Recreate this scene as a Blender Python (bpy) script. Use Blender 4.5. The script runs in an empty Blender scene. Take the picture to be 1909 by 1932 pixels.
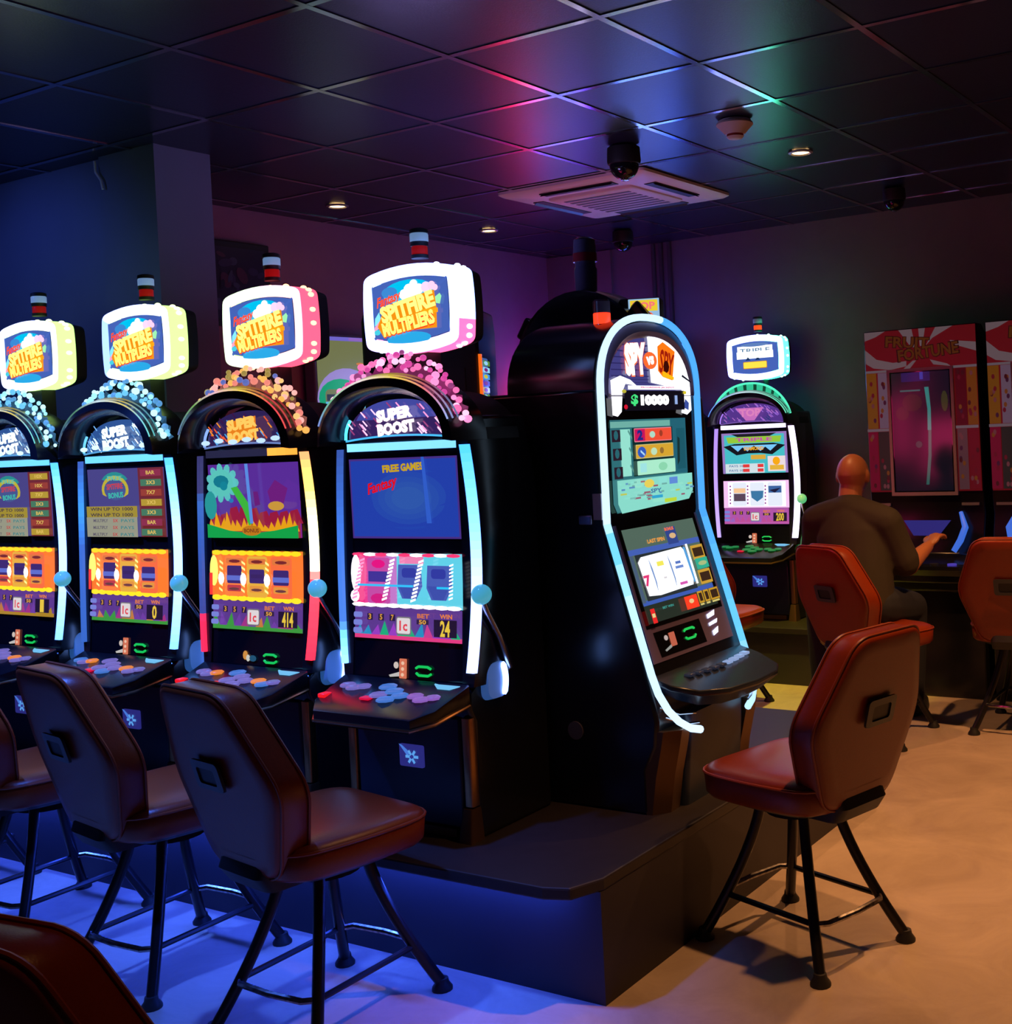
import bpy, bmesh, math, random
from math import sin, cos, pi, radians, sqrt
from mathutils import Vector, Matrix
random.seed(7)
S = bpy.context.scene
COL = S.collection

# ------------------------------------------------------------------ camera
def set_camera():
    f, yw, pt, rl, h = 2266.6, .535, .0125, .0484, 1.58
    cx, cy, W, H = 1282.9, 835.7, 1909., 1932.
    F = Vector((-sin(yw) * cos(pt), cos(yw) * cos(pt), -sin(pt)))
    Rt = Vector((cos(yw), sin(yw), 0)); D = F.cross(Rt)
    R2 = cos(rl) * Rt + sin(rl) * D; D2 = -sin(rl) * Rt + cos(rl) * D
    cam = bpy.data.cameras.new('camera'); o = bpy.data.objects.new('camera', cam)
    COL.objects.link(o)
    m = Matrix.Identity(4)
    for i in range(3):
        m[i][0] = R2[i]; m[i][1] = -D2[i]; m[i][2] = -F[i]
    m[2][3] = h
    o.matrix_world = m
    cam.sensor_fit = 'HORIZONTAL'; cam.sensor_width = 36
    cam.lens = f * 36 / W
    k = 1.0
    cam.shift_x = (W / 2 - cx) / W * k
    cam.shift_y = -(H / 2 - cy) / W * k
    cam.clip_start = .05; cam.clip_end = 60
    S.camera = o
set_camera()
S.view_settings.view_transform = 'Standard'
S.view_settings.look = 'None'
S.view_settings.exposure = 0.0
S.view_settings.gamma = 1.0
S.view_settings.use_curve_mapping = False

def lin(c):
    return tuple((x / 12.92 if x <= .04045 else ((x + .055) / 1.055) ** 2.4) for x in c)
def rgb(r, g, b):
    return lin((r / 255., g / 255., b / 255.))

# ------------------------------------------------------------------ world and room lights
wd = bpy.data.worlds.new('world'); S.world = wd; wd.use_nodes = True
wd.node_tree.nodes['Background'].inputs[0].default_value = (.10, .10, .26, 1)
wd.node_tree.nodes['Background'].inputs[1].default_value = .05

CEIL = 2.884
PODZ = .35
def spot(name, loc, target, power, color, angle=90, blend=.5, r=.04):
    l = bpy.data.lights.new(name, 'SPOT'); l.energy = power; l.color = color
    l.spot_size = radians(angle); l.spot_blend = blend; l.shadow_soft_size = r
    o = bpy.data.objects.new(name, l); COL.objects.link(o); o.location = loc
    d = Vector(target) - Vector(loc)
    o.rotation_euler = d.to_track_quat('-Z', 'Y').to_euler()
    return o
WARM = (1.0, .44, .15)
# recessed warm downlights: three are in view, the rest of the same grid hang over the aisle out of frame
spot('downlight_lamp', (-2.41, 5.34, CEIL - .03), (-2.41, 5.34, 0), 70, WARM, 105, .7)
spot('downlight_lamp', (-4.91, 4.74, CEIL - .03), (-4.91, 4.74, 0), 4, WARM, 70, .6)
spot('downlight_lamp', (-4.85, 5.95, CEIL - .03), (-4.85, 5.95, 0), 4, WARM, 70, .6)
spot('downlight_lamp', (-.75, 5.0, CEIL - .03), (-1.2, 4.95, 0), 290, WARM, 90, .7)
spot('downlight_lamp', (-.9, 3.0, CEIL - .03), (-1.0, 3.0, 0), 145, WARM, 78, .7)
spot('downlight_lamp', (-.9, 1.0, CEIL - .03), (-.7, 1.0, 0), 12, WARM, 90, .8)
# added unseen fill spots: blue for floor and partition, yellow for the back podium
BLUE = (.055, .17, 1.0)
spot('blue_fill_spot', (-2.75, 1.9, CEIL - .05), (-2.85, 2.25, 0), 300, BLUE, 56, .7, .05)
spot('blue_fill_spot', (-4.3, 1.9, CEIL - .05), (-4.3, 2.3, 0), 420, BLUE, 80, .7, .05)
spot('blue_wall_fill', (-5.3, 2.25, CEIL - .05), (-5.3, 3.3, 1.9), 16, (.08, .16, 1.0), 110, .8, .05)
spot('yellow_fill_spot', (-3.0, 5.75, CEIL - .05), (-3.1, 6.45, .1), 330, (.9, .75, .06), 36, .6)

# ------------------------------------------------------------------ materials
MATS = {}
def nodes(m):
    m.use_nodes = True
    return m.node_tree.nodes, m.node_tree.links, m.node_tree.nodes['Principled BSDF']
def mat(name, col, rough=.5, metal=0., spec=.5, noise=0., nscale=40., bump=0., coat=0.):
    if name in MATS: return MATS[name]
    m = bpy.data.materials.new(name); N, L, P = nodes(m)
    P.inputs['Base Color'].default_value = (*col, 1)
    P.inputs['Roughness'].default_value = rough
    P.inputs['Metallic'].default_value = metal
    P.inputs['Specular IOR Level'].default_value = spec
    P.inputs['Coat Weight'].default_value = coat
    if noise or bump:
        tc = N.new('ShaderNodeTexCoord'); nz = N.new('ShaderNodeTexNoise')
        nz.inputs['Scale'].default_value = nscale; nz.inputs['Detail'].default_value = 5
        L.new(tc.outputs['Object'], nz.inputs['Vector'])
        if noise:
            r = N.new('ShaderNodeValToRGB')
            r.color_ramp.elements[0].position = .3; r.color_ramp.elements[1].position = .7
            r.color_ramp.elements[0].color = (*[c * (1 - noise) for c in col], 1)
            r.color_ramp.elements[1].color = (*[min(1, c * (1 + noise)) for c in col], 1)
            L.new(nz.outputs['Fac'], r.inputs['Fac']); L.new(r.outputs['Color'], P.inputs['Base Color'])
        if bump:
            b = N.new('ShaderNodeBump'); b.inputs['Strength'].default_value = bump; b.inputs['Distance'].default_value = .01
            L.new(nz.outputs['Fac'], b.inputs['Height']); L.new(b.outputs['Normal'], P.inputs['Normal'])
    MATS[name] = m
    return m
def emit(name, col, strength, base=(.02, .02, .02), rough=.3):
    if name in MATS: return MATS[name]
    m = bpy.data.materials.new(name); N, L, P = nodes(m)
    P.inputs['Base Color'].default_value = (*base, 1); P.inputs['Roughness'].default_value = rough
    P.inputs['Emission Color'].default_value = (*col, 1); P.inputs['Emission Strength'].default_value = strength
    MATS[name] = m
    return m
def attr_mat(name, emission=True, strength=1., rough=.2):
    """colour printed on or shown by a surface: read from the mesh's own colour attribute"""
    m = bpy.data.materials.new(name); N, L, P = nodes(m)
    a = N.new('ShaderNodeAttribute'); a.attribute_name = 'Col'
    P.inputs['Roughness'].default_value = rough
    if emission:
        P.inputs['Base Color'].default_value = (.01, .01, .012, 1)
        L.new(a.outputs['Color'], P.inputs['Emission Color']); P.inputs['Emission Strength'].default_value = strength
    else:
        L.new(a.outputs['Color'], P.inputs['Base Color'])
    MATS[name] = m
    return m

BLACK = mat('black_gloss_plastic', (.008, .008, .011), .22, spec=.5)
BLACKM = mat('black_matte', (.012, .012, .014), .55)
DARKG = mat('dark_grey_plastic', (.03, .03, .04), .35)
PURP = mat('violet_grey_bezel', (.17, .13, .27), .4)
GLASSB = mat('black_glass', (.005, .005, .008), .06)
CHROME = mat('chrome', (.6, .6, .65), .15, 1.)
BRASS = mat('copper_brass_trim', (.55, .30, .13), .3, 1.)
LEATHER = mat('tan_vinyl', rgb(126, 44, 11), .34, spec=.5, noise=.06, nscale=220, bump=.05)
LEATHERE = mat('tan_vinyl_piping', rgb(134, 48, 13), .42)
METALB = mat('black_powder_steel', (.014, .013, .016), .32, .4)
WORN = mat('worn_chrome_bar', (.35, .33, .33), .25, 1., noise=.6, nscale=60)
PLATE = mat('dark_handle_plate', (.03, .035, .04), .35)
SKIN = mat('skin', rgb(170, 105, 70), .45)
SHIRT = mat('dark_olive_polo', rgb(46, 38, 28), .85, noise=.08, nscale=300)
TROUS = mat('navy_trousers', (.008, .010, .02), .85)
WHITEP = mat('white_plastic', (.80, .78, .80), .45)
SCREEN = attr_mat('screen', True, 1., .15)
LED = attr_mat('led_diffuser', True, 1., .4)
BACKLIT = attr_mat('backlit_panel', True, .12, .4)
PRINT = attr_mat('printed_panel', False, 1., .4)

# ------------------------------------------------------------------ mesh builder
class MB:
    def __init__(s):
        s.v = []; s.f = []; s.c = []; s.col = None
    def add(s, vs, fs, col=None):
        b = len(s.v); s.v += [tuple(p) for p in vs]
        for f in fs:
            s.f.append([i + b for i in f]); s.c.append(col or s.col)
        return s
    def box(s, x0, x1, y0, y1, z0, z1, col=None):
        vs = [(x, y, z) for z in (z0, z1) for y in (y0, y1) for x in (x0, x1)]
        return s.add(vs, [(0, 2, 3, 1), (4, 5, 7, 6), (0, 1, 5, 4), (2, 6, 7, 3), (0, 4, 6, 2), (1, 3, 7, 5)], col)
    def tube(s, path, r, n=8, caps=True, closed=False, col=None, cols=None):
        P = [Vector(p) for p in path]; m = len(P)
        rr = r if isinstance(r, (list, tuple)) else [r] * m
        b = len(s.v); prev = None
        for i, p in enumerate(P):
            if closed: t = P[(i + 1) % m] - P[i - 1]
            else: t = P[min(i + 1, m - 1)] - P[max(i - 1, 0)]
            t.normalize()
            if prev is None:
                a = Vector((0, 0, 1)) if abs(t.z) < .9 else Vector((1, 0, 0))
                u = t.cross(a).normalized()
            else:
                u = (prev - t * prev.dot(t)).normalized()
            prev = u; w = t.cross(u)
            for k in range(n):
                q = 2 * pi * k / n
                s.v.append(tuple(p + (u * cos(q) + w * sin(q)) * rr[i]))
        for i in range(m if closed else m - 1):
            j = (i + 1) % m
            for k in range(n):
                l = (k + 1) % n
                s.f.append([b + i * n + k, b + i * n + l, b + j * n + l, b + j * n + k])
                s.c.append(cols[i] if cols else (col or s.col))
        if caps and not closed:
            s.f.append([b + k for k in range(n)][::-1]); s.c.append(cols[0] if cols else (col or s.col))
            s.f.append([b + (m - 1) * n + k for k in range(n)]); s.c.append(cols[-1] if cols else (col or s.col))
        return s
    def cyl(s, p0, p1, r0, r1=None, n=16, col=None):
        return s.tube([p0, p1], [r0, r0 if r1 is None else r1], n, col=col)
    def lathe(s, prof, n=20, c=(0, 0, 0), col=None):
        """prof: list of (r, z) about the z axis at c"""
        b = len(s.v)
        for r, z in prof:
            for k in range(n):
                a = 2 * pi * k / n
                s.v.append((c[0] + r * cos(a), c[1] + r * sin(a), c[2] + z))
        for i in range(len(prof) - 1):
            for k in range(n):
                l = (k + 1) % n
                s.f.append([b + i * n + k, b + i * n + l, b + (i + 1) * n + l, b + (i + 1) * n + k]); s.c.append(col or s.col)
        s.f.append([b + k for k in range(n)][::-1]); s.c.append(col or s.col)
        e = b + (len(prof) - 1) * n
        s.f.append([e + k for k in range(n)]); s.c.append(col or s.col)
        return s
    def sphere(s, c, r, n=14, sc=(1, 1, 1), col=None):
        prof = [(max(1e-4, sin(pi * i / n)) , -cos(pi * i / n)) for i in range(n + 1)]
        b = len(s.v); s.lathe(prof, n + 4, (0, 0, 0), col)
        for i in range(b, len(s.v)):
            x, y, z = s.v[i]; s.v[i] = (c[0] + x * r * sc[0], c[1] + y * r * sc[1], c[2] + z * r * sc[2])
        return s
    def loops(s, LL, cap0=True, cap1=True, col=None, cols=None, closed=True):
        """skin a list of vertex loops with the same count"""
        b = len(s.v); n = len(LL[0])
        for l in LL: s.v += [tuple(p) for p in l]
        for i in range(len(LL) - 1):
            for k in range(n if closed else n - 1):
                l = (k + 1) % n
                s.f.append([b + i * n + k, b + i * n + l, b + (i + 1) * n + l, b + (i + 1) * n + k])
                s.c.append(cols[k] if cols else (col or s.col))
        if cap0: s.f.append([b + k for k in range(n)][::-1]); s.c.append(col or s.col)
        if cap1:
            e = b + (len(LL) - 1) * n
            s.f.append([e + k for k in range(n)]); s.c.append(col or s.col)
        return s
    def prism_x(s, prof, x0, x1, col=None):
        return s.loops([[(x0, y, z) for y, z in prof], [(x1, y, z) for y, z in prof]], col=col)
    def prism_y(s, prof, y0, y1, col=None):
        return s.loops([[(x, y0, z) for x, z in prof], [(x, y1, z) for x, z in prof]], col=col)
    def prism_z(s, prof, z0, z1, col=None):
        return s.loops([[(x, y, z0) for x, y in prof], [(x, y, z1) for x, y in prof]], col=col)
    def build(s, name, m, parent=None, smooth=True, bevel=0., angle=40, seg=2):
        me = bpy.data.meshes.new(name)
        me.from_pydata(s.v, [], s.f)
        bm = bmesh.new(); bm.from_mesh(me)
        if not any(s.c):
            bmesh.ops.recalc_face_normals(bm, faces=bm.faces)
        bm.to_mesh(me); bm.free()
        if any(s.c):
            ca = me.color_attributes.new('Col', 'FLOAT_COLOR', 'CORNER')
            for p in me.polygons:
                c = s.c[p.index] or (0, 0, 0)
                for li in p.loop_indices: ca.data[li].color = (*c[:3], 1)
        me.materials.append(m)
        if smooth:
            for p in me.polygons: p.use_smooth = True
            me.set_sharp_from_angle(angle=radians(angle))
        o = bpy.data.objects.new(name, me); COL.objects.link(o)
        if parent: o.parent = parent
        if bevel:
            b = o.modifiers.new('bevel', 'BEVEL'); b.width = bevel; b.segments = seg; b.limit_method = 'ANGLE'; b.angle_limit = radians(35)
        return o

def tag(o, label, cat, group=None):
    o['label'] = label; o['category'] = cat
    if group: o['group'] = group
    return o
def thing(name, label, cat, loc, rz=0., group=None):
    o = bpy.data.objects.new(name, None); COL.objects.link(o)
    o.empty_display_size = .1
    o.location = loc; o.rotation_euler = (0, 0, rz)
    return tag(o, label, cat, group)
def struct(o):
    o['kind'] = 'structure'; return o
def copy_tree(o, parent=None):
    c = o.copy(); COL.objects.link(c)
    if parent: c.parent = parent
    for ch in list(o.children): copy_tree(ch, c)
    return c
def rrect(x0, x1, y0, y1, r, n=5):
    P = []
    for cx, cy, a in ((x1 - r, y1 - r, 0), (x0 + r, y1 - r, 90), (x0 + r, y0 + r, 180), (x1 - r, y0 + r, 270)):
        for i in range(n + 1):
            q = radians(a + 90 * i / n); P.append((cx + r * cos(q), cy + r * sin(q)))
    return P
def round_poly(pts, r, n=4):
    """round the corners of a polygon"""
    out = []; m = len(pts)
    for i in range(m):
        p = Vector(pts[i]); a = Vector(pts[i - 1]); b = Vector(pts[(i + 1) % m])
        da = (a - p); db = (b - p); k = min(r, da.length * .45, db.length * .45)
        p0 = p + da.normalized() * k; p1 = p + db.normalized() * k
        for j in range(n + 1):
            t = j / n
            q = p0 * (1 - t) ** 2 + p * 2 * t * (1 - t) + p1 * t * t
            out.append((q.x, q.y))
    return out
def shrink(P, d):
    cx = sum(p[0] for p in P) / len(P); cy = sum(p[1] for p in P) / len(P)
    hx = max(p[0] for p in P) - cx; hy = max(p[1] for p in P) - cy
    return [(cx + (x - cx) * (1 - d / hx), cy + (y - cy) * (1 - d / hy)) for x, y in P]
def inset(P, d):
    """shift each point of an outline inwards by d"""
    m = len(P); out = []
    area = sum(P[i][0] * P[(i + 1) % m][1] - P[(i + 1) % m][0] * P[i][1] for i in range(m))
    sg = 1 if area > 0 else -1
    for i in range(m):
        a = Vector(P[i - 1]); b = Vector(P[(i + 1) % m]); t = (b - a)
        if t.length < 1e-9: out.append(P[i]); continue
        t.normalize(); nrm = Vector((-t.y, t.x)) * sg
        q = Vector(P[i]) + nrm * d; out.append((q.x, q.y))
    return out

# ------------------------------------------------------------------ flat print and screen content
TXT = {}
def text_polys(s, bold=0.):
    key = (s, bold)
    if key in TXT: return TXT[key]
    cu = bpy.data.curves.new('t', 'FONT'); cu.body = s; cu.resolution_u = 2; cu.offset = bold; cu.size = 1
    o = bpy.data.objects.new('t', cu); COL.objects.link(o)
    dg = bpy.context.evaluated_depsgraph_get(); dg.update()
    ev = o.evaluated_get(dg); me = ev.to_mesh()
    vs = [(v.co.x, v.co.y) for v in me.vertices]; fs = [list(p.vertices) for p in me.polygons]
    ev.to_mesh_clear(); bpy.data.objects.remove(o); bpy.data.curves.remove(cu)
    if vs:
        x0 = min(v[0] for v in vs); x1 = max(v[0] for v in vs); y0 = min(v[1] for v in vs); y1 = max(v[1] for v in vs)
    else: x0 = x1 = y0 = y1 = 0
    TXT[key] = (vs, fs, x0, x1, y0, y1)
    return TXT[key]
class Art:
    """layers of flat coloured shapes in a (u, v) plane; v is up"""
    def __init__(s): s.L = []; s.k = 0
    def poly(s, pts, col):
        s.k += 1; s.L.append(([tuple(p) for p in pts], [list(range(len(pts)))], col, s.k)); return s
    def rect(s, x0, x1, y0, y1, col): return s.poly([(x0, y0), (x1, y0), (x1, y1), (x0, y1)], col)
    def rr(s, x0, x1, y0, y1, r, col): return s.poly(rrect(x0, x1, y0, y1, r, 3), col)
    def ell(s, cx, cy, rx, ry, col, n=20, rot=0.):
        return s.poly([(cx + rx * cos(2 * pi * i / n) * cos(rot) - ry * sin(2 * pi * i / n) * sin(rot),
                        cy + rx * cos(2 * pi * i / n) * sin(rot) + ry * sin(2 * pi * i / n) * cos(rot)) for i in range(n)], col)
    def line(s, p, q, w, col):
        d = Vector((q[0] - p[0], q[1] - p[1])); n = Vector((-d.y, d.x)).normalized() * w / 2
        return s.poly([(p[0] - n.x, p[1] - n.y), (q[0] - n.x, q[1] - n.y), (q[0] + n.x, q[1] + n.y), (p[0] + n.x, p[1] + n.y)], col)
    def text(s, t, cx, cy, w, h, col, rot=0., shear=0., bold=.02, arc=0., batch=None):
        vs, fs, x0, x1, y0, y1 = text_polys(t, bold)
        if not vs: return s
        kx = w / (x1 - x0); ky = h / (y1 - y0); out = []
        for x, y in vs:
            X = (x - (x0 + x1) / 2) * kx; Y = (y - (y0 + y1) / 2) * ky
            X += shear * Y; Y -= arc * (X / (w / 2)) ** 2
            out.append((cx + X * cos(rot) - Y * sin(rot), cy + X * sin(rot) + Y * cos(rot)))
        s.k += 1; s.L.append((out, fs, col, s.k)); return s
    def build(s, name, m, parent, fn, dz=.0006):
        mb = MB()
        for pts, fs, col, k in s.L:
            mb.add([fn(x, y, k * dz) for x, y in pts], fs, col)
        return mb.build(name, m, parent, smooth=False)
def hdr(r, g, b, k=1.):
    c = rgb(r, g, b); return tuple(x * k for x in c)
W_ = (1.6, 1.6, 1.7)

# ------------------------------------------------------------------ room shell
def build_room():
    # floor
    m = bpy.data.materials.new('pale_stone_vinyl'); N, L, P = nodes(m)
    tc = N.new('ShaderNodeTexCoord'); n1 = N.new('ShaderNodeTexNoise'); n1.inputs['Scale'].default_value = 3.2; n1.inputs['Detail'].default_value = 8; n1.inputs['Roughness'].default_value = .65; n1.inputs['Distortion'].default_value = .8
    r = N.new('ShaderNodeValToRGB'); e = r.color_ramp.elements
    e[0].position = .3; e[0].color = (*rgb(160, 142, 128), 1); e[1].position = .72; e[1].color = (*rgb(188, 170, 154), 1)
    L.new(tc.outputs['Object'], n1.inputs['Vector']); L.new(n1.outputs['Fac'], r.inputs['Fac']); L.new(r.outputs['Color'], P.inputs['Base Color'])
    P.inputs['Roughness'].default_value = .5; P.inputs['Specular IOR Level'].default_value = .3
    struct(MB().box(-8, 3.2, -2.5, 7.6, -.08, 0).build('floor', m, None, False))
    # ceiling: void deck above, tiles and grid bars below
    tile = mat('ceiling_tile_dark', (.013, .016, .036), .29, spec=.36, noise=.25, nscale=160, bump=.06)
    deck = mat('ceiling_void', (.01, .01, .012), .9)
    bar = mat('ceiling_grid_bar', (.50, .50, .56), .14, 1.)
    c = struct(MB().box(-8, 3.2, -2.5, 7.6, CEIL + .03, CEIL + .1).build('ceiling', deck, None, False))
    gx, gy, p = -2.103, 3.80, .625
    proto = None
    for i in range(-10, 9):
        for j in range(-8, 6):
            x0, y0 = gx + i * p, gy + j * p
            xa, xb = max(x0 + .013, -7.9), min(x0 + p - .013, 3.1); ya, yb = y0 + .013, min(y0 + p - .013, 7.25)
            if xb - xa < .05 or yb - ya < .05: continue
            full = abs(xb - xa - p + .026) < 1e-5 and abs(yb - ya - p + .026) < 1e-5
            if full and proto:
                o = bpy.data.objects.new('ceiling_tile', proto); COL.objects.link(o); o.parent = c
                o.location = (x0 + p / 2, y0 + p / 2, CEIL)
            else:
                hx, hy = (xb - xa) / 2, (yb - ya) / 2
                o = MB().box(-hx, hx, -hy, hy, .004, .026).build('ceiling_tile', tile, c, False)
                o.location = ((xa + xb) / 2, (ya + yb) / 2, CEIL)
                if full: proto = o.data
    for i in range(-9, 9):
        x = gx + i * p
        if -7.9 < x < 3.1: MB().box(x - .0125, x + .0125, -1.3, 7.25, CEIL, CEIL + .028).build('grid_bar', bar, c, False)
    for j in range(-8, 6):
        y = gy + j * p
        MB().box(-7.9, 3.1, y - .0125, y + .0125, CEIL + .0005, CEIL + .028).build('grid_bar', bar, c, False)
    # walls
    grey = mat('wall_paint_grey', rgb(118, 110, 108), .8, noise=.05, nscale=6)
    left = mat('wall_paint_pink_tint', rgb(150, 112, 128), .8, noise=.05, nscale=6)  # pale grey wall; the pink of the light is mixed into its colour
    blue = mat('wall_paint_slate', rgb(112, 118, 140), .8, noise=.04, nscale=6)
    struct(MB().box(-5.5, 3.2, 7.25, 7.4, 0, CEIL + .03).build('wall_back', grey, None, False))
    struct(MB().box(-5.52, -5.36, 3.56, 7.25, 0, CEIL + .03).build('wall_left', left, None, False))
    struct(MB().box(-8, -4.455, 3.30, 3.56, 0, CEIL + .03).build('wall_partition', blue, None, False))
    struct(MB().box(-4.83, -4.452, 3.275, 3.30, 0, CEIL + .02).build('trim_1', blue, None, False))
    struct(MB().box(-8.1, -8.0, -2.5, 3.3, 0, CEIL + .03).build('wall_far_left', blue, None, False))
    struct(MB().box(3.2, 3.3, -2.5, 7.4, 0, CEIL + .03).build('wall_right', grey, None, False))
    # boxed-out corner panel and pipes on the back wall
    struct(MB().box(-5.36, -4.79, 7.225, 7.25, 0, CEIL).build('trim_2', grey, None, False))
    pm = mat('pipe_paint', rgb(72, 68, 68), .6)
    for k, x in enumerate((-4.43, -4.37, -4.30)):
        q = tag(MB().tube([(x, 7.228, .02), (x, 7.228, CEIL - .002)], .016, 10).build('wall_pipe', pm),
                ('grey vertical pipe on the back wall, left one of three', 'grey vertical pipe on the back wall, middle one of three', 'grey vertical pipe on the back wall, right one of three')[k], 'pipe', 'pipes up the back wall')
    q = MB().box(-1.90, -1.82, 7.20, 7.25, 2.72, 2.84).build('wall_sensor', WHITEP, None, True, .012)
    tag(q, 'small white sensor high on the back wall at right edge', 'sensor')
    q = MB().tube([(-4.84, 3.262, 2.87), (-4.835, 3.262, 2.82), (-4.80, 3.262, 2.78), (-4.79, 3.262, 2.74)], .006, 6).build('cable', WHITEP)
    tag(q, 'short white cable hanging at the top of the blue pilaster', 'cable')
build_room()

def podium():
    face = mat('podium_paint', rgb(40, 35, 40), .55, noise=.04, nscale=8)
    top = mat('podium_top_laminate', rgb(36, 30, 30), .5, noise=.1, nscale=30)
    r = thing('podium', 'dark raised podium carrying the row of slot machines and its end machine', 'podium', (-1.915, 2.685, 0))
    ox, oy = -1.915, 2.685
    body = [(-7.8, 2.685), (-1.915, 2.685), (-1.915, 4.62), (-4.44, 4.62), (-4.44, 3.26), (-7.8, 3.26)]
    MB().prism_z([(x - ox, y - oy) for x, y in body], 0, .315).build('base', face, r, False)
    slab = [(-7.8, 2.575), (-2.03, 2.575), (-1.955, 2.60), (-1.912, 2.70), (-1.908, 4.63), (-4.44, 4.63), (-4.44, 3.26), (-7.8, 3.26)]
    MB().prism_z([(x - ox, y - oy) for x, y in slab], .315, PODZ).build('top_board', top, r, False, .006)
    MB().box(-5.4, -.12, -.085, -.068, .308, .3145).build('lip_led_strip', emit('blue_lip_led', (.03, .085, 1.), 90.), r, False)
    r2 = thing('podium', 'low dark podium against the back wall under the green lit machine', 'podium', (-4.2, 6.5, 0))
    MB().box(-1.1, 1.28, .02, .72, 0, .315).build('base', face, r2, False)
    MB().box(-1.1, 1.31, -.02, .72, .315, PODZ).build('top_board', top, r2, False, .005)
podium()

# ------------------------------------------------------------------ small ceiling and wall things
def ceiling_things():
    ring = mat('downlight_ring', (.35, .34, .36), .4, .5)
    glow = emit('downlight_glow', (1., .62, .25), 9.)
    for (x, y), lab in (((-2.41, 5.34), 'small recessed warm downlight right of the smoke detector'),
                        ((-4.91, 4.74), 'small recessed warm downlight on the left above the rainbow topped machine'),
                        ((-4.85, 5.95), 'small recessed warm downlight left of the air conditioner near the wall')):
        t = thing('downlight', lab, 'light', (x, y, CEIL), 0, 'recessed warm downlights')
        MB().lathe([(.060, .0), (.060, -.006), (.048, -.010), (.042, -.004), (.042, .0)], 24).build('trim_ring', ring, t)
        MB().lathe([(.041, .0), (.041, -.003), (.02, -.006)], 20).build('lamp_lens', glow, t)
    # air conditioner cassette
    t = thing('air_conditioner', 'square white ceiling air conditioner cassette with slatted intake', 'air conditioner', (-3.617, 5.545, CEIL))
    h = .465
    L = [[(x, y, z) for x, y in rrect(-s, s, -s, s, .03)] for s, z in ((h, 0), (h, -.014), (h - .02, -.026), (.285, -.032))]
    MB().loops(L).build('panel', WHITEP, t)
    MB().loops([[(x, y, z) for x, y in rrect(-s, s, -s, s, .02)] for s, z in ((.27, -.03), (.27, -.040), (.262, -.046))]).build('intake_frame', WHITEP, t)
    slot = mat('ac_slot', (.015, .015, .02), .6)
    for k in range(8):
        y = -.20 + k * .057
        MB().box(-.21, .21, y, y + .026, -.0485, -.045).build('intake_slot', mat('ac_grille_shadow', (.16, .16, .2), .6), t, False)
    for k in range(4):
        a = k * pi / 2
        q = MB().box(-.23, .23, .325, .395, -.0335, -.026).build('outlet', slot, t, False); q.rotation_euler = (0, 0, a)
        w = MB().add([(-.225, .372, -.030), (.225, .372, -.030), (.225, .392, -.043), (-.225, .392, -.043), (-.225, .372, -.027), (.225, .372, -.027), (.225, .392, -.040), (-.225, .392, -.040)],
                     [(0, 1, 2, 3), (7, 6, 5, 4), (0, 4, 5, 1), (2, 6, 7, 3), (0, 3, 7, 4), (1, 5, 6, 2)]).build('louvre', DARKG, q, False)
    # smoke detector
    t = thing('smoke_detector', 'white conical smoke detector hanging under the ceiling tiles', 'smoke detector', (-2.378, 4.60, CEIL))
    MB().lathe([(.070, 0), (.074, -.008), (.07, -.012)], 24).build('mount', WHITEP, t)
    MB().lathe([(.078, -.010), (.080, -.018), (.062, -.036), (.042, -.058)], 28).build('cone', mat('detector_plastic', rgb(205, 190, 185), .5), t)
    MB().lathe([(.036, -.058), (.036, -.068)], 20).build('red_band', mat('detector_red', rgb(170, 50, 35), .5), t)
    MB().lathe([(.038, -.068), (.03, -.076), (.012, -.079)], 20).build('cap', mat('detector_plastic', (1, 1, 1)), t)
    # dome cameras
    dome = mat('camera_dome_black', (.006, .006, .008), .12)
    for (x, y), s, lab in (((-2.985, 4.655), 1.0, 'large black dome security camera in front of the air conditioner'),
                           ((-4.27, 6.60), .9, 'black dome security camera behind the air conditioner near the corner'),
                           ((-2.39, 6.55), .85, 'black dome security camera on the right near the back wall')):
        t = thing('security_camera', lab, 'camera', (x, y, CEIL), 0, 'black dome cameras')
        t.scale = (s, s, s)
        MB().lathe([(.06, 0), (.075, -.01), (.078, -.07), (.074, -.085), (.06, -.09)], 24).build('housing', BLACKM, t)
        pr = [(.068, -.086)] + [(.068 * cos(a), -.09 - .065 * sin(a)) for a in [radians(q) for q in range(5, 90, 12)]]
        MB().lathe(pr, 24).build('dome', dome, t)
        MB().lathe([(.020, -.140), (.018, -.158), (.008, -.160)], 16).build('lens_ring', CHROME, t)
    # framed picture on the left wall
    t = thing('picture_frame', 'dark framed picture hanging on the pink lit wall behind the column', 'picture', (-5.355, 4.38, 2.50))
    MB().box(0, .03, -.33, .235, -.26, .20).build('frame', BLACKM, t, False, .006)
    a = Art(); a.rect(-.29, .20, -.22, .165, rgb(42, 34, 60))
    for k in range(26):
        cx, cy = random.uniform(-.26, .17), random.uniform(-.19, .13)
        a.ell(cx, cy, random.uniform(.01, .05), random.uniform(.01, .035), random.choice([rgb(60, 50, 86), rgb(30, 24, 44), rgb(84, 44, 70), rgb(70, 74, 100)]), 10, random.random() * 3)
    a.build('print', PRINT, t, lambda u, v, d: (.031 + d, u, v), .0002)
ceiling_things()

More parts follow.
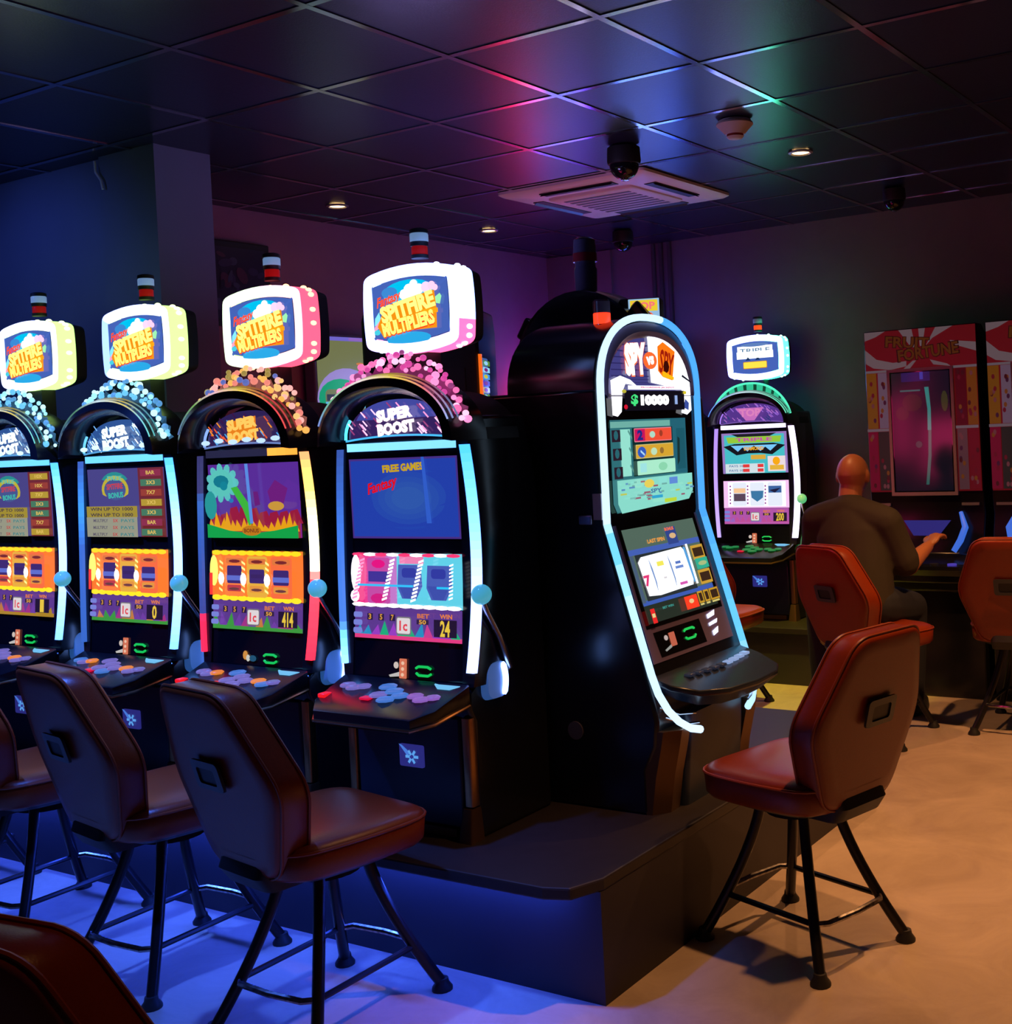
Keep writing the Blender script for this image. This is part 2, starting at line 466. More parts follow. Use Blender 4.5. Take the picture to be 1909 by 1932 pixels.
# ------------------------------------------------------------------ arch-topped slot machine
def barrel(w, h, bow, bowx, r, n=10):
    """sign outline: bulging top and bottom, slightly bulging sides"""
    P = []
    for i in range(n + 1):
        t = -1 + 2 * i / n; P.append((-w * t, h + bow * (1 - t * t)))       # top, right to left
    for i in range(1, n):
        t = 1 - 2 * i / n; P.append((-w - bowx * (1 - t * t), h * t))
    for i in range(n + 1):
        t = -1 + 2 * i / n; P.append((w * t, -h - bow * (1 - t * t)))
    for i in range(1, n):
        t = -1 + 2 * i / n; P.append((w + bowx * (1 - t * t), h * t))
    # round the four corners
    out = []; m = len(P)
    for i, p in enumerate(P):
        if i in (0, n, 2 * n, 3 * n):
            a = Vector(P[i - 1]); b = Vector(P[(i + 1) % m]); q = Vector(p)
            c0 = q.lerp(a, .8); c1 = q.lerp(b, .8)
            for j in range(5):
                t = j / 4; s = c0 * (1 - t) ** 2 + q * 2 * t * (1 - t) + c1 * t * t; out.append((s.x, s.y))
        else: out.append(p)
    return out
def grad(stops, t):
    t = max(0, min(1, t))
    for (a, ca), (b, cb) in zip(stops, stops[1:]):
        if t <= b:
            k = (t - a) / (b - a) if b > a else 0
            return tuple(x + (y - x) * k for x, y in zip(ca, cb))
    return stops[-1][1]
def arch_pts(a, b, z0, n=24, e=2.0):
    P = []
    for i in range(n + 1):
        q = pi * i / n
        c, s = cos(q), sin(q)
        P.append((a * (abs(c) ** (2 / e)) * (1 if c >= 0 else -1), z0 + b * abs(s) ** (2 / e)))
    return P
CY = (.07, .42, 1.0)          # blue led hue
def k_(c, k): return tuple(x * k for x in c)

def face_y(z):                 # the concave front of the cabinet, from deck to arch
    t = (z - .46) / .76
    return .012 + .03 * math.sin(max(0, min(1, t)) * pi) * .5 + .028 * max(0, t)

def art_logo_sign(th):
    a = Art()
    P = inset(th['outline'], .042)
    a.poly(P, hdr(70, 100, 185))
    if th['sign'] == 'multi':
        a.ell(-.005, .055, .11, .040, hdr(0, 190, 235, 1.1), 20); a.ell(-.01, -.095, .095, .022, hdr(40, 165, 225, 1.1), 20)
        a.ell(-.085, .06, .035, .018, hdr(60, 140, 215), 14)
        for cx, cy, rr, c in ((.0, .062, .022, W_), (.022, .078, .017, W_), (-.02, .048, .02, W_), (.045, .06, .02, (1.5, 1.3, 1.45)), (.075, .063, .02, (1.4, .75, 1.0)), (.10, .066, .016, (1.4, .7, .95)), (.115, .058, .012, (1.4, .7, .95)),
                           (.0, .045, .02, W_), (.03, .05, .02, W_)):
            a.ell(cx, cy, rr, rr * .85, c, 12)
        a.poly([(.115, .028), (.135, .038), (.142, .028), (.134, .004), (.117, .008)], hdr(150, 230, 170, 1.2))
        a.poly([(-.147, -.02), (-.128, .0), (-.12, -.03), (-.15, -.045)], hdr(130, 225, 250, 1.2))
        a.poly([(-.150, -.048), (-.128, -.03), (-.122, -.05), (-.152, -.062)], hdr(250, 160, 190, 1.2))
        a.ell(-.138, -.066, .014, .009, hdr(70, 205, 225, 1.1), 12)
        a.text('Fantasy', -.082, .034, .105, .042, hdr(255, 75, 45, 1.25), .20, .35, .035)
        a.poly([(-.135, -.048), (-.1, .015), (.0, .035), (.115, .05), (.122, -.01), (.12, -.07), (.0, -.07), (-.11, -.085)], hdr(250, 150, 20))
        a.text('SPITFIRE', -.003, .006, .235, .056, hdr(255, 240, 120, 1.55), .17, -.1, .055)
        a.rect(.06, .128, -.022, -.008, hdr(255, 165, 20, 1.1))
        a.text('MULTIPLIERS', .0, -.050, .225, .050, hdr(255, 70, 30), .13, -.1, .08)
        a.text('MULTIPLIERS', .0, -.047, .225, .047, hdr(255, 236, 110, 1.5), .13, -.1, .055)
    else:
        a.rect(-.125, .125, .0, .075, (1.5, 1.5, 1.5))
        a.ell(0, .082, .10, .012, hdr(95, 130, 190), 16)
        a.text('TRIPLE', 0, .045, .215, .03, hdr(70, 120, 160), .0, 0, .01)
        a.rect(-.13, .13, -.005, .04, (1.5, 1.55, 1.5))
        for x in (-.05, .02): a.poly([(x - .018, -.016), (x + .018, -.016), (x, .006)], hdr(20, 50, 95))
        a.text('DIAMOND', 0, .012, .22, .03, (1.4, 1.6, 1.6), 0, 0, .03)
        a.rr(-.085, .085, -.07, -.024, .006, hdr(200, 120, 20)); a.rr(-.082, .082, -.066, -.027, .006, hdr(255, 215, 70, 1.2))
    return a

def art_screen(kind, w, h):
    a = Art(); X, Y = w / 2, h / 2
    if kind == 'table':
        a.rect(-X, X, -Y, Y, hdr(72, 66, 130))
        for k in range(3):
            a.ell(-X * .28, Y * .38, .098 - .016 * k, .068 - .014 * k, [hdr(42, 140, 140), hdr(190, 175, 40), hdr(70, 84, 140)][k], 22)
        a.text('SPITFIRE', -X * .28, Y * .48, .10, .022, hdr(205, 60, 60), .05, 0, .03); a.text('BONUS', -X * .26, Y * .22, .09, .022, hdr(60, 190, 170), .05, 0, .03)
        a.text('FREE', -X * .26, Y * .72, .09, .018, hdr(90, 190, 170), 0, 0, .02)
        a.rect(X * .36, X, -Y, Y, hdr(110, 38, 40))
        for k in range(7):
            y = Y - (k + .5) * h / 7
            a.rect(X * .42, X * .94, y - .013, y + .012, random.choice([hdr(180, 150, 40), hdr(150, 60, 40), hdr(140, 46, 70), hdr(70, 120, 90)]))
            a.text(random.choice(['7X7', 'BAR', '3X3', '10X']), X * .68, y, .05, .014, hdr(225, 190, 90), 0, 0, .02)
        a.rect(-X, X * .34, -Y * .42, -Y * .10, hdr(160, 140, 40))
        for k in range(2):
            a.text('WIN UP TO 1000', -X * .33, -Y * .18 - k * .022, .26, .013, hdr(60, 50, 60), 0, 0, .02)
        a.rect(-X, X * .34, -Y, -Y * .42, hdr(150, 150, 128))
        for k in range(3):
            y = -Y * .52 - k * .026
            a.text('MULTIPLY', -X * .62, y, .09, .012, hdr(90, 84, 96), 0, 0, .02); a.text('5X', -X * .22, y, .03, .012, hdr(190, 50, 50), 0, 0, .02); a.text('PAYS', X * .1, y, .08, .012, hdr(70, 130, 130), 0, 0, .02)
    elif kind == 'cartoon':
        a.rect(-X, X, -Y, Y, hdr(88, 44, 150)); a.rect(-X, X, -Y, -Y * .02, hdr(130, 40, 140))
        for k in range(9):
            x = -X + (k + .5) * w / 9; hh = random.uniform(.02, .05)
            a.poly([(x - .035, -Y * .62), (x - .02, -Y * .55 + hh), (x + .015, -Y * .5 + hh), (x + .04, -Y * .62)], hdr(150, 26, 60))
        a.rect(-X, X, -Y, -Y * .62, hdr(150, 26, 60))
        for k in range(16):
            x = -X + (k + .5) * w / 16
            a.poly([(x - .022, -Y * .82), (x + random.uniform(-.01, .01), -Y * .5 + random.uniform(-.02, .03)), (x + .022, -Y * .82)], hdr(230, 160, 20))
        a.poly([(-X, -Y), (-X, -Y * .62), (-X * .5, -Y * .8), (0, -Y * .88), (X * .5, -Y * .8), (X, -Y * .66), (X, -Y)], hdr(20, 160, 70))
        a.ell(0, -Y * .8, .05, .018, hdr(190, 120, 20), 12); a.text('BONUS', 0, -Y * .8, .075, .014, hdr(120, 60, 20), 0, 0, .03)
        for k in range(11):
            q = k * 2 * pi / 11; a.ell(-X * .58 + .062 * cos(q), Y * .50 + .048 * sin(q), .022, .016, hdr(90, 190, 190), 9, q)
        a.ell(-X * .58, Y * .5, .062, .048, hdr(90, 195, 185), 18)
        a.ell(-X * .58, Y * .54, .04, .022, hdr(20, 120, 140), 12); a.ell(-X * .52, Y * .42, .02, .016, hdr(20, 130, 150), 12)
        a.poly([(-X * .36, Y * .36), (-X * .22, Y * .40), (X * .06, -Y * .15), (X * .08, -Y * .60), (0, -Y * .66), (-X * .12, -Y * .2)], hdr(60, 180, 60))
        a.poly([(-X * .02, Y), (X * .05, Y), (X * .10, -Y * .60), (X * .03, -Y * .60)], hdr(90, 140, 225))
        a.poly([(X * .45, Y * .25), (X * .62, Y * .55), (X * .88, Y * .32), (X * .78, -Y * .08), (X * .5, -Y * .05)], hdr(108, 30, 122))
        a.poly([(X * .14, Y * .25), (X * .24, Y * .25), (X * .28, -Y * .1), (X * .16, -Y * .14)], hdr(104, 30, 120))
        a.ell(X * .62, -Y * .14, .04, .016, hdr(200, 150, 60), 14); a.ell(-X * .35, Y * .02, .012, .008, hdr(40, 120, 180), 10)
        a.ell(-X * .82, -Y * .1, .032, .05, hdr(40, 150, 150), 14)
    elif kind == 'free':
        a.rect(-X, X, -Y, Y, hdr(70, 46, 130)); a.rect(-X * .97, X * .97, -Y * .95, Y * .95, hdr(34, 62, 168))
        for k in range(5): a.ell(.02, 0, .19 - .03 * k, .10 - .016 * k, hdr(34 + 3 * k, 66 + 5 * k, 170), 24)
        a.text('FREE', -.045, Y * .74, .072, .024, hdr(196, 160, 28), .04, 0, .05); a.text('GAMES', .046, Y * .77, .095, .025, hdr(200, 164, 28), .04, 0, .05)
        a.text('Fantasy', -.085, Y * .30, .13, .045, hdr(226, 10, 22), .22, .3, .03)
        a.poly([(.088, Y), (.10, Y), (.118, -Y * .62), (.098, -Y * .62)], hdr(48, 92, 200))
    elif kind == 'wing':
        a.rect(-X, X, -Y, Y, hdr(150, 120, 190)); a.rect(-X * .92, X * .92, -Y, Y * .9, hdr(70, 190, 200))
        a.poly([(-X * .7, Y * .95), (X * .7, Y * .95), (X * .5, Y * .8), (-X * .5, Y * .8)], hdr(30, 30, 40))
        a.poly([(-X * .85, Y * .8), (X * .85, Y * .8), (X * .8, Y * .5), (-X * .8, Y * .5)], hdr(150, 200, 60))
        a.text('TRIPLE', -.0, Y * .66, .26, .022, hdr(200, 80, 170), 0, 0, .03)
        a.poly([(-X * .95, Y * .34), (-X * .6, Y * .46), (X * .6, Y * .46), (X * .95, Y * .34), (X * .55, -Y * .1), (X * .2, -Y * .02), (-X * .2, -Y * .02), (-X * .55, -Y * .1)], hdr(18, 22, 30))
        for x in (-.5, -.2, .2, .5): a.poly([(X * x - .05, Y * .38), (X * x + .05, Y * .38), (X * x, Y * .08)], hdr(120, 200, 250))
        a.text('DIAMOND', 0, Y * .22, .14, .024, hdr(240, 170, 40), 0, 0, .04)
        a.rect(-X * .1, X * .35, -Y * .32, -Y * .1, hdr(220, 170, 60))
        a.rect(-X * .9, X * .3, -Y * .98, -Y * .52, hdr(210, 225, 230))
        for k in range(2):
            y = -Y * .63 - k * Y * .22
            a.text('PAYS 1000', -X * .5, y, .13, .014, hdr(80, 120, 170), 0, 0, .02); a.rect(-X * .35, -X * .15, y - .01, y + .01, hdr(230, 60, 60)); a.rect(X * .1, X * .28, y - .01, y + .01, hdr(230, 60, 60))
        a.rect(X * .42, X * .95, -Y * .92, -Y * .18, hdr(235, 220, 225)); a.ell(X * .68, -Y * .42, .026, .026, hdr(250, 170, 20), 12); a.rect(X * .48, X * .9, -Y * .85, -Y * .62, hdr(230, 180, 60))
    return a
def art_reels(kind, w, h):
    a = Art(); X, Y = w / 2, h / 2
    if kind == 'fire':
        a.rect(-X, X, -Y, Y, hdr(255, 120, 45, 1.05))
        for k in range(10):
            x = -X + (k + .5) * w / 10
            a.ell(x, Y * .92, .026, .009, hdr(255, 220, 30, 1.1), 10); a.ell(x, -Y * .92, .026, .010, hdr(255, 225, 40, 1.15), 10)
        a.ell(-X * .9, Y * .2, .022, .055, hdr(255, 235, 110, 1.3), 14); a.rect(-X, -X * .93, -Y * .8, Y * .1, hdr(255, 60, 50))
        for k, x in enumerate((-.42, .12, .68)):
            cx = X * x
            a.rr(cx - .052, cx + .052, -Y * .82, Y * .82, .012, [hdr(255, 130, 60), hdr(235, 175, 60), hdr(250, 110, 60)][k])
            a.rr(cx - .044, cx + .044, Y * .5, Y * .72, .006, hdr(225, 120, 60)); a.ell(cx, Y * .6, .03, .006, hdr(120, 40, 40), 10)
            z = [(-.3, .42), (-.26, .3), (-.3, .3)][k]
            a.rr(cx - .038, cx + .038, Y * z[0], Y * z[1], .006, hdr(62, 40, 110))
            a.rect(cx - .04, cx + .04, -Y * .18, Y * .02, hdr(96, 110, 205)) if k != 1 else a.rect(cx - .03, cx + .03, -Y * .05, Y * .1, hdr(58, 36, 96))
            a.rr(cx - .036, cx + .036, -Y * .62, -Y * .36, .006, hdr(190, 60, 70) if k == 0 else hdr(230, 150, 60)); a.ell(cx, -Y * .52, .028, .005, hdr(110, 60, 60), 10)
            for j in range(6):
                y = Y * .55 - j * Y * .22; x0 = cx - .068
                a.poly([(x0 - .006, y), (x0 + .012, y - .009), (x0 + .012, y - .001), (x0 - .006, y + .008)], hdr(255, 238, 140, 1.3))
            a.ell(cx - .062, -Y * .1, .016, .022, (1.6, 1.45, 1.3), 10)
    elif kind == 'ice':
        a.rect(-X, X, -Y, Y, hdr(95, 205, 228, 1.05))
        for i, c in enumerate([hdr(238, 40, 130), hdr(236, 60, 145), hdr(232, 90, 165), hdr(190, 120, 200)]):
            a.rect(-X + i * .048, -X + (i + 1) * .048, -Y, Y, c)
        a.rect(-X * .12, X * .32, Y * .62, Y * .9, hdr(240, 130, 180))
        for k in range(9): a.ell(-X + (k + .5) * w / 9, Y * .95, .03, .006, W_ if k % 2 else hdr(255, 60, 120), 8); a.ell(-X + (k + .5) * w / 9, -Y * .93, .032, .007, W_, 8)
        a.ell(-X * .9, Y * .25, .022, .06, W_, 14); a.ell(-X * .92, -Y * .6, .02, .02, (1.6, 1.3, 1.5), 10)
        for k, x in enumerate((-.46, .14, .70)):
            cx = X * x
            if k == 0:
                a.rr(cx - .05, cx + .05, -Y * .85, Y * .85, .01, hdr(196, 76, 165)); a.rect(cx - .045, cx + .045, -Y * .05, Y * .34, hdr(66, 50, 150)); a.ell(cx, Y * .62, .03, .014, hdr(230, 20, 130), 10); a.ell(cx, -Y * .66, .035, .016, hdr(210, 30, 130), 10)
            else:
                a.poly([(cx - .045, Y * .62), (cx + .05, Y * .62), (cx + .055, -Y * .15), (cx + .03, -Y * .62), (cx - .03, -Y * .62), (cx - .05, -Y * .2)], hdr(72, 92, 180))
                a.rr(cx - .03, cx + .03, Y * .15, Y * .5, .01, hdr(50, 58, 160)); a.poly([(cx - .045, -Y * .12), (cx + .045, -Y * .12), (cx + .02, -Y * .6), (cx - .02, -Y * .6)], hdr(62, 78, 170))
            for j in range(11):
                y = Y * .75 - j * Y * .14; x0 = cx - .070 - .006 * j * .5
                a.poly([(x0 - .010, y - .006), (x0 + .012, y + .001), (x0 + .012, y + .008), (x0 - .010, y + .001)], W_ if k else hdr(245, 150, 200, 1.2))
        a.rect(-X * .75, X * .28, -Y * .17, -Y * .09, hdr(50, 185, 240, 1.1)); a.rect(X * .7, X * .95, -Y * .2, -Y * .12, hdr(40, 190, 240, 1.1))
        for j in range(10): a.poly([(X * .93, Y * .6 - j * Y * .13), (X, Y * .66 - j * Y * .13), (X, Y * .72 - j * Y * .13), (X * .93, Y * .66 - j * Y * .13)], W_)
    else:
        a.rect(-X, X, -Y, Y, hdr(240, 190, 235, 1.1)); a.rect(-X * .86, X * .9, -Y * .9, Y * .92, (1.2, 1.2, 1.35))
        for k, x in enumerate((-.5, .05, .6)):
            cx = X * x
            a.rr(cx - .05, cx + .05, -Y * .86, Y * .86, .01, hdr(232, 238, 252))
            if k == 0: a.rect(cx - .042, cx + .042, Y * .1, Y * .45, hdr(250, 200, 150)); a.rect(cx - .042, cx + .042, -Y * .5, Y * .05, hdr(90, 70, 90))
            if k == 1: a.poly([(cx - .045, Y * .25), (cx + .045, Y * .25), (cx + .04, -Y * .25), (cx, -Y * .55), (cx - .04, -Y * .25)], hdr(60, 120, 165))
            if k == 2: a.rect(cx - .045, cx + .045, Y * .1, Y * .6, hdr(60, 100, 160)); a.poly([(cx - .04, Y * .3), (cx + .04, Y * .45), (cx, Y * .1)], hdr(30, 30, 60))
            for j in range(6): a.ell(cx - .066, Y * .6 - j * Y * .25, .006, .006, hdr(150, 60, 140), 8)
    return a
def art_info(kind, w, h, num):
    a = Art(); X, Y = w / 2, h / 2
    bot = {'fire': hdr(60, 150, 60), 'gold': hdr(170, 130, 40), 'ice': hdr(225, 60, 130), 'pink': hdr(190, 90, 170)}[kind]
    a.rect(-X, X, -Y, Y, hdr(92, 56, 140) if kind != 'pink' else hdr(176, 84, 168)); a.rect(-X, X, -Y, -Y * .72, bot)
    n = 12
    for k in range(n):
        x = -X + (k + .5) * w / n
        c = random.choice([hdr(40, 140, 190), hdr(30, 170, 120), hdr(150, 60, 190), hdr(200, 60, 140)] if kind == 'ice' else ([hdr(160, 50, 130), hdr(110, 60, 160), hdr(190, 120, 60), bot] if kind != 'pink' else [hdr(190, 80, 150), hdr(150, 100, 190)]))
        a.poly([(x - .02, -Y * .74), (x + random.uniform(-.012, .012), random.uniform(-.3, .3) * Y), (x + .02, -Y * .74)], c)
    for k in range(3):
        x = -X + .075 + k * .05
        a.rect(x - .012, x + .012, Y * .2, Y * .62, hdr(40, 24, 60)); a.text(str(3 + 2 * k), x, Y * .42, .012, .018, hdr(210, 150, 50), 0, 0, .03)
    for k in range(3): a.rr(-X + .006, -X + .045, Y * .35 - k * Y * .5, Y * .7 - k * Y * .5, .006, hdr(120, 130, 215))
    a.rr(-.034, .030, -Y * .62, Y * .52, .008, hdr(120, 116, 120)); a.rr(-.030, .026, -Y * .54, Y * .44, .006, hdr(222, 214, 216)); a.text('1c', -.002, -Y * .05, .034, .032, hdr(224, 70, 80), 0, 0, .03)
    a.text('BET', .082, Y * .62, .05, .014, hdr(220, 120, 60), 0, 0, .03); a.rect(.055, .105, Y * .1, Y * .4, hdr(50, 30, 60)); a.text('50', .08, Y * .25, .03, .014, hdr(220, 160, 60), 0, 0, .03)
    a.rect(X * .56, X * .97, -Y * .62, Y * .45, hdr(34, 18, 44)); a.text('WIN', X * .78, Y * .66, .05, .014, hdr(235, 130, 50), 0, 0, .03)
    a.text(num, X * .765, -Y * .08, .036 * (1 + .55 * (len(num) - 1)) * .72, .050, hdr(232, 196, 60), 0, 0, .03)
    return a
def art_arch(kind):
    a = Art(); P = arch_pts(.222, .118, 1.245, 22, 2.2)
    base = {'pink': hdr(52, 32, 92), 'ice': hdr(46, 84, 150), 'gold': hdr(44, 32, 84), 'violet': hdr(84, 52, 138)}[kind]
    a.poly(P, base)
    if kind == 'pink': a.poly([(x * .86, 1.275 + (z - 1.245) * .76) for x, z in P if z > 1.27] , hdr(66, 72, 160))
    for i in range(70):
        x = random.uniform(-.2, .2); z = 1.25 + random.random() * .105 * sqrt(max(0, 1 - (x / .215) ** 2))
        if abs(x) < .07 and z < 1.33: continue
        if kind == 'pink' and random.random() < .45: continue
        c = {'pink': [(1.5, .8, 1.3), (1.2, .4, .8), (.35, .05, .2)], 'ice': [(.9, 1.4, 1.6), (.2, .5, 1.), (1.4, 1.5, 1.6), (.06, .2, .5)], 'gold': [hdr(240, 90, 40), hdr(250, 150, 40), hdr(70, 170, 240), hdr(60, 20, 70)], 'violet': [hdr(180, 110, 200), hdr(150, 100, 210), hdr(40, 60, 120)]}[kind]
        a.poly([(x - .012, z + .010), (x - .007, z + .012), (x + .012, z - .006), (x + .007, z - .009)], random.choice(c))
    c = {'pink': (1.7, 1.25, 1.45), 'ice': (1.3, 1.6, 1.65), 'gold': hdr(255, 190, 90, 1.2), 'violet': hdr(222, 130, 190)}[kind]
    if kind == 'violet':
        a.poly([(-.10, 1.335), (.10, 1.335), (.03, 1.255), (-.03, 1.255)], hdr(200, 110, 190)); a.text('TOP', 0, 1.305, .15, .05, c, .02, 0, .04)
    else:
        if kind == 'gold': a.poly([(-.078, 1.255), (.072, 1.268), (.072, 1.342), (-.07, 1.325)], hdr(235, 130, 30))
        a.text('SUPER', 0, 1.318, .155, .040, c, .10, 0, .075); a.text('BOOST', .006, 1.274, .16, .040, c, .08, 0, .075)
    if kind in ('ice', 'gold'):
        for k in range(6): a.ell(-.19 + .072 * k, 1.256 + .006 * (k % 2), .024, .009, (.8, 1.3, 1.6) if kind == 'ice' else (.6, .85, 1.3), 9)
    return a

def slot_machine(loc, label, th, group):
    """origin: floor of the cabinet, centre of its front; x right, y into the machine"""
    r = thing('slot_machine', label, 'slot machine', loc, 0, group)
    hw = .262
    # cabinet body
    prof = [(.02, 0), (.02, .36), (.0, .40), (.0, .455)] + [(face_y(z) + .008, z) for z in (.47, .6, .75, .9, 1.05, 1.2, 1.235)] + [(.10, 1.30), (.34, 1.30), (.39, 1.1), (.39, 0)]
    MB().prism_x(prof, -hw, hw).build('cabinet', BLACK, r, True, .012)
    # bowed side cheeks carrying the light strips
    for sg in (-1, 1):
        L = []
        for k in range(13):
            z = .47 + k * (1.225 - .47) / 12; t = (k / 12) * 2 - 1
            bx = .012 + .026 * (1 - t * t); y = face_y(z)
            L.append([(sg * (hw - .03), y - .006, z), (sg * (hw + bx), y - .002, z), (sg * (hw + bx + .006), y + .05, z), (sg * (hw + .004), y + .20, z), (sg * (hw - .03), y + .20, z)])
        MB().loops(L).build('side_cheek', BLACK, r)
    # light strips
    for sg, key in ((1, 'strip_r'), (-1, 'strip_l')):
        path = []; cols = []
        n = 26
        for k in range(n + 1):
            z = .515 + k * (1.212 - .515) / n; t = (z - .47) / .7575 * 2 - 1
            path.append((sg * (hw + (.000 + .026 * (1 - t * t)) * 1.0), face_y(z) - .008, z)); cols.append(grad(th[key], k / n))
        w = .021 if sg > 0 else .013
        LL = [[(p[0] - w, p[1] + .004, p[2]), (p[0] - w * .7, p[1] - .006, p[2]), (p[0] + w * .7, p[1] - .006, p[2]), (p[0] + w, p[1] + .004, p[2])] for p in path]
        mb = MB()
        for i in range(n): mb.loops(LL[i:i + 2], i == 0, i == n - 1, col=cols[i])
        mb.build('light_strip', LED, r)
    y = face_y(1.215) - .008
    mb = MB(); n = 10
    for k in range(n):
        x0 = -.228 + .456 * k / n; x1 = -.228 + .456 * (k + 1) / n
        mb.box(x0, x1, y - .004, y + .006, 1.203, 1.229, grad(th['strip_t'], (k + .5) / n))
    mb.build('top_light_bar', LED, r)
    # glass front panel with screens
    gl = MB().loops([[(-.232, face_y(z) - .001, z), (.232, face_y(z) - .001, z)] for z in [.475 + .0733 * i for i in range(11)]], False, False, closed=False).build('front_glass', GLASSB, r)
    def on(cz):
        return lambda u, v, d: (u, face_y(cz + v) - .004 - d, cz + v)
    art_screen(th['screen'], .462, .258).build('upper_screen', SCREEN, r, on(1.05))
    art_reels(th['reel'], .464, .172).build('reel_window', SCREEN, r, on(.788))
    art_info(th['info'], .456, .100, th['num']).build('credit_display', SCREEN, r, on(.650))
    a = Art()
    if th.get('bill') == 'dot':
        a.ell(-.055, .005, .013, .016, hdr(205, 140, 60), 10); a.ell(-.04, -.004, .01, .012, hdr(200, 200, 190), 10); a.ell(-.015, -.004, .018, .011, hdr(30, 80, 110), 10)
    else:
        a.ell(-.045, .012, .011, .011, hdr(205, 190, 180), 10); a.poly([(-.075, -.020), (-.03, -.008), (-.03, -.022), (-.07, -.026)], hdr(190, 186, 182)); a.rr(-.03, .002, -.028, .034, .003, hdr(210, 112, 80))
        for k in range(3): a.ell(-.015, .020 - .018 * k, .007, .006, hdr(235, 190, 160), 8)
    a.build('bill_sign', SCREEN, r, on(.508))
    g = MB()
    for dz in (.014, -.014):
        g.tube([(.042, face_y(.508) - .006, .508 + dz * .55), (.054, face_y(.508) - .008, .508 + dz), (.092, face_y(.508) - .008, .508 + dz), (.104, face_y(.508) - .006, .508 + dz * .55)], .0042, 6)
    g.build('bill_slot_light', emit('green_led', hdr(20, 190, 80), 1.1), r)
    # button deck
    dk = [(-.265, .0), (-.25, -.14), (-.20, -.195), (.20, -.195), (.25, -.14), (.265, .0)]
    dz0 = lambda y: .380 + (y + .195) * .19
    dz1 = lambda y: .410 + (y + .195) * .34
    d = MB().loops([[(x * .97, y, dz0(y) - .01) for x, y in dk], [(x, y, dz0(y)) for x, y in dk], [(x, y, dz1(y)) for x, y in dk], [(x * .98, y * .97, dz1(y) + .004) for x, y in dk]]).build('button_deck', BLACK, r, True)
    MB().tube([(x * 1.004, y - .002, dz0(y)) for x, y in dk], .005, 6).build('deck_trim', BRASS, d)
    bcol = th['buttons']
    bt = [(-.185, -.06, .026), (-.15, -.07, .026), (-.115, -.06, .024), (-.02, -.05, .03), (.025, -.07, .030), (-.018, -.095, .030), (.03, -.115, .030), (.065, -.09, .028), (.125, -.085, .026), (.16, -.10, .026), (.195, -.085, .024)]
    for k, (x, y, rr) in enumerate(bt):
        z = dz1(y) + .003
        MB().lathe([(rr, 0), (rr, .006), (rr * .8, .010)], 8, (x, y, z)).build('button', emit('button_' + bcol[k % len(bcol)], BUT[bcol[k % len(bcol)]], 1.), d)
    MB().box(-.245, -.215, -.135, -.10, dz1(-.12) - .002, dz1(-.12) + .012).build('red_button', emit('button_red', hdr(240, 20, 20), 1.), d, True, .004)
    MB().box(-.07, -.03, -.13, -.10, dz1(-.115) + .001, dz1(-.115) + .010).build('red_button', emit('button_red2', hdr(225, 10, 60), .9), d, True, .004)
    MB().tube([(.14, -.012, .476), (.17, -.03, .474), (.215, -.03, .474), (.24, -.012, .474)], [.003, .008, .008, .003], 8).build('card_slot_lip', emit('slot_lip', hdr(120, 200, 250), .9), d)
    # belly door, columns, base
    MB().box(-.225, .215, .004, .03, .03, .375).build('belly_door', mat('belly_door_navy', (.012, .02, .045), .35), r, True, .008)
    pl = MB().prism_y(rrect(-.035, .065, .205, .275, .006, 3), -.002, .006).build('badge_plate', emit('badge_plate', hdr(48, 48, 140), .7), r, False)
    a = Art(); a.poly([(-.035, .275), (-.022, .272), (.012, .25), (.0, .238)], hdr(70, 120, 215))
    for k in range(6):
        q = k * pi / 3; a.line((.02 + .006 * cos(q), .238 + .006 * sin(q)), (.02 + .026 * cos(q), .238 + .022 * sin(q)), .009, hdr(90, 160, 235))
    a.ell(.02, .238, .007, .005, hdr(48, 48, 140), 8)
    a.build('badge', SCREEN, pl, lambda u, v, dd: (u, -.003 - dd, v))
    for sg in (-1, 1):
        MB().prism_z(rrect(sg * .243 - .017, sg * .243 + .017, -.004, .036, .008, 3), .105, .375).build('trim_column', BRASS, r, True)
        MB().loops([[(x, y, z) for x, y in rrect(sg * .243 - a_, sg * .243 + a_, -.012 - b_, .036, .008, 3)] for z, a_, b_ in ((0, .028, .018), (.05, .024, .010), (.10, .019, .0))]).build('column_foot', mat('dark_bronze', (.16, .085, .04), .4, .8), r)
    MB().box(-.13, .19, -.004, .02, .005, .03).build('kick_plate', mat('dark_bronze', (1, 1, 1)), r, False)
    # side lamp pods; housings glow faintly to stand for the strip's wash
    for sg in (-1, 1):
        x = sg * (hw + .002)
        MB().loops([[(x, y, z) for y, z in rrect(.055, .165, .415, .535, .03, 4)], [(x + sg * .022, y, z) for y, z in rrect(.065, .155, .42, .53, .03, 4)]]).build('side_pod', emit('pod_glow_' + th['pod'], PODC[th['pod']], .20, (.25, .3, .5)), r)
        pth = [(x + sg * .024, .135 + .010 * sin(pi * k / 10), .425 + .10 * k / 10) for k in range(11)]
        MB().tube(pth, [.006] + [.0105] * 9 + [.006], 8).build('side_pod_light', emit('pod_led_' + th['pod'], k_((PODC[th['pod']][0] + .12, PODC[th['pod']][1] + .05, PODC[th['pod']][2]), 1.), 9.), r)
    # pull lever
    b = (hw + .070, .0, .758)
    lv = MB().tube([(b[0] - .002, .012, .735), (hw + .055, .04, .70), (hw + .045, .10, .62), (hw + .03, .17, .51), (hw + .0, .18, .49)], [.008, .010, .011, .012, .012], 10).build('lever_arm', mat('lever_chrome', (.42, .36, .34), .25, 1.), r)
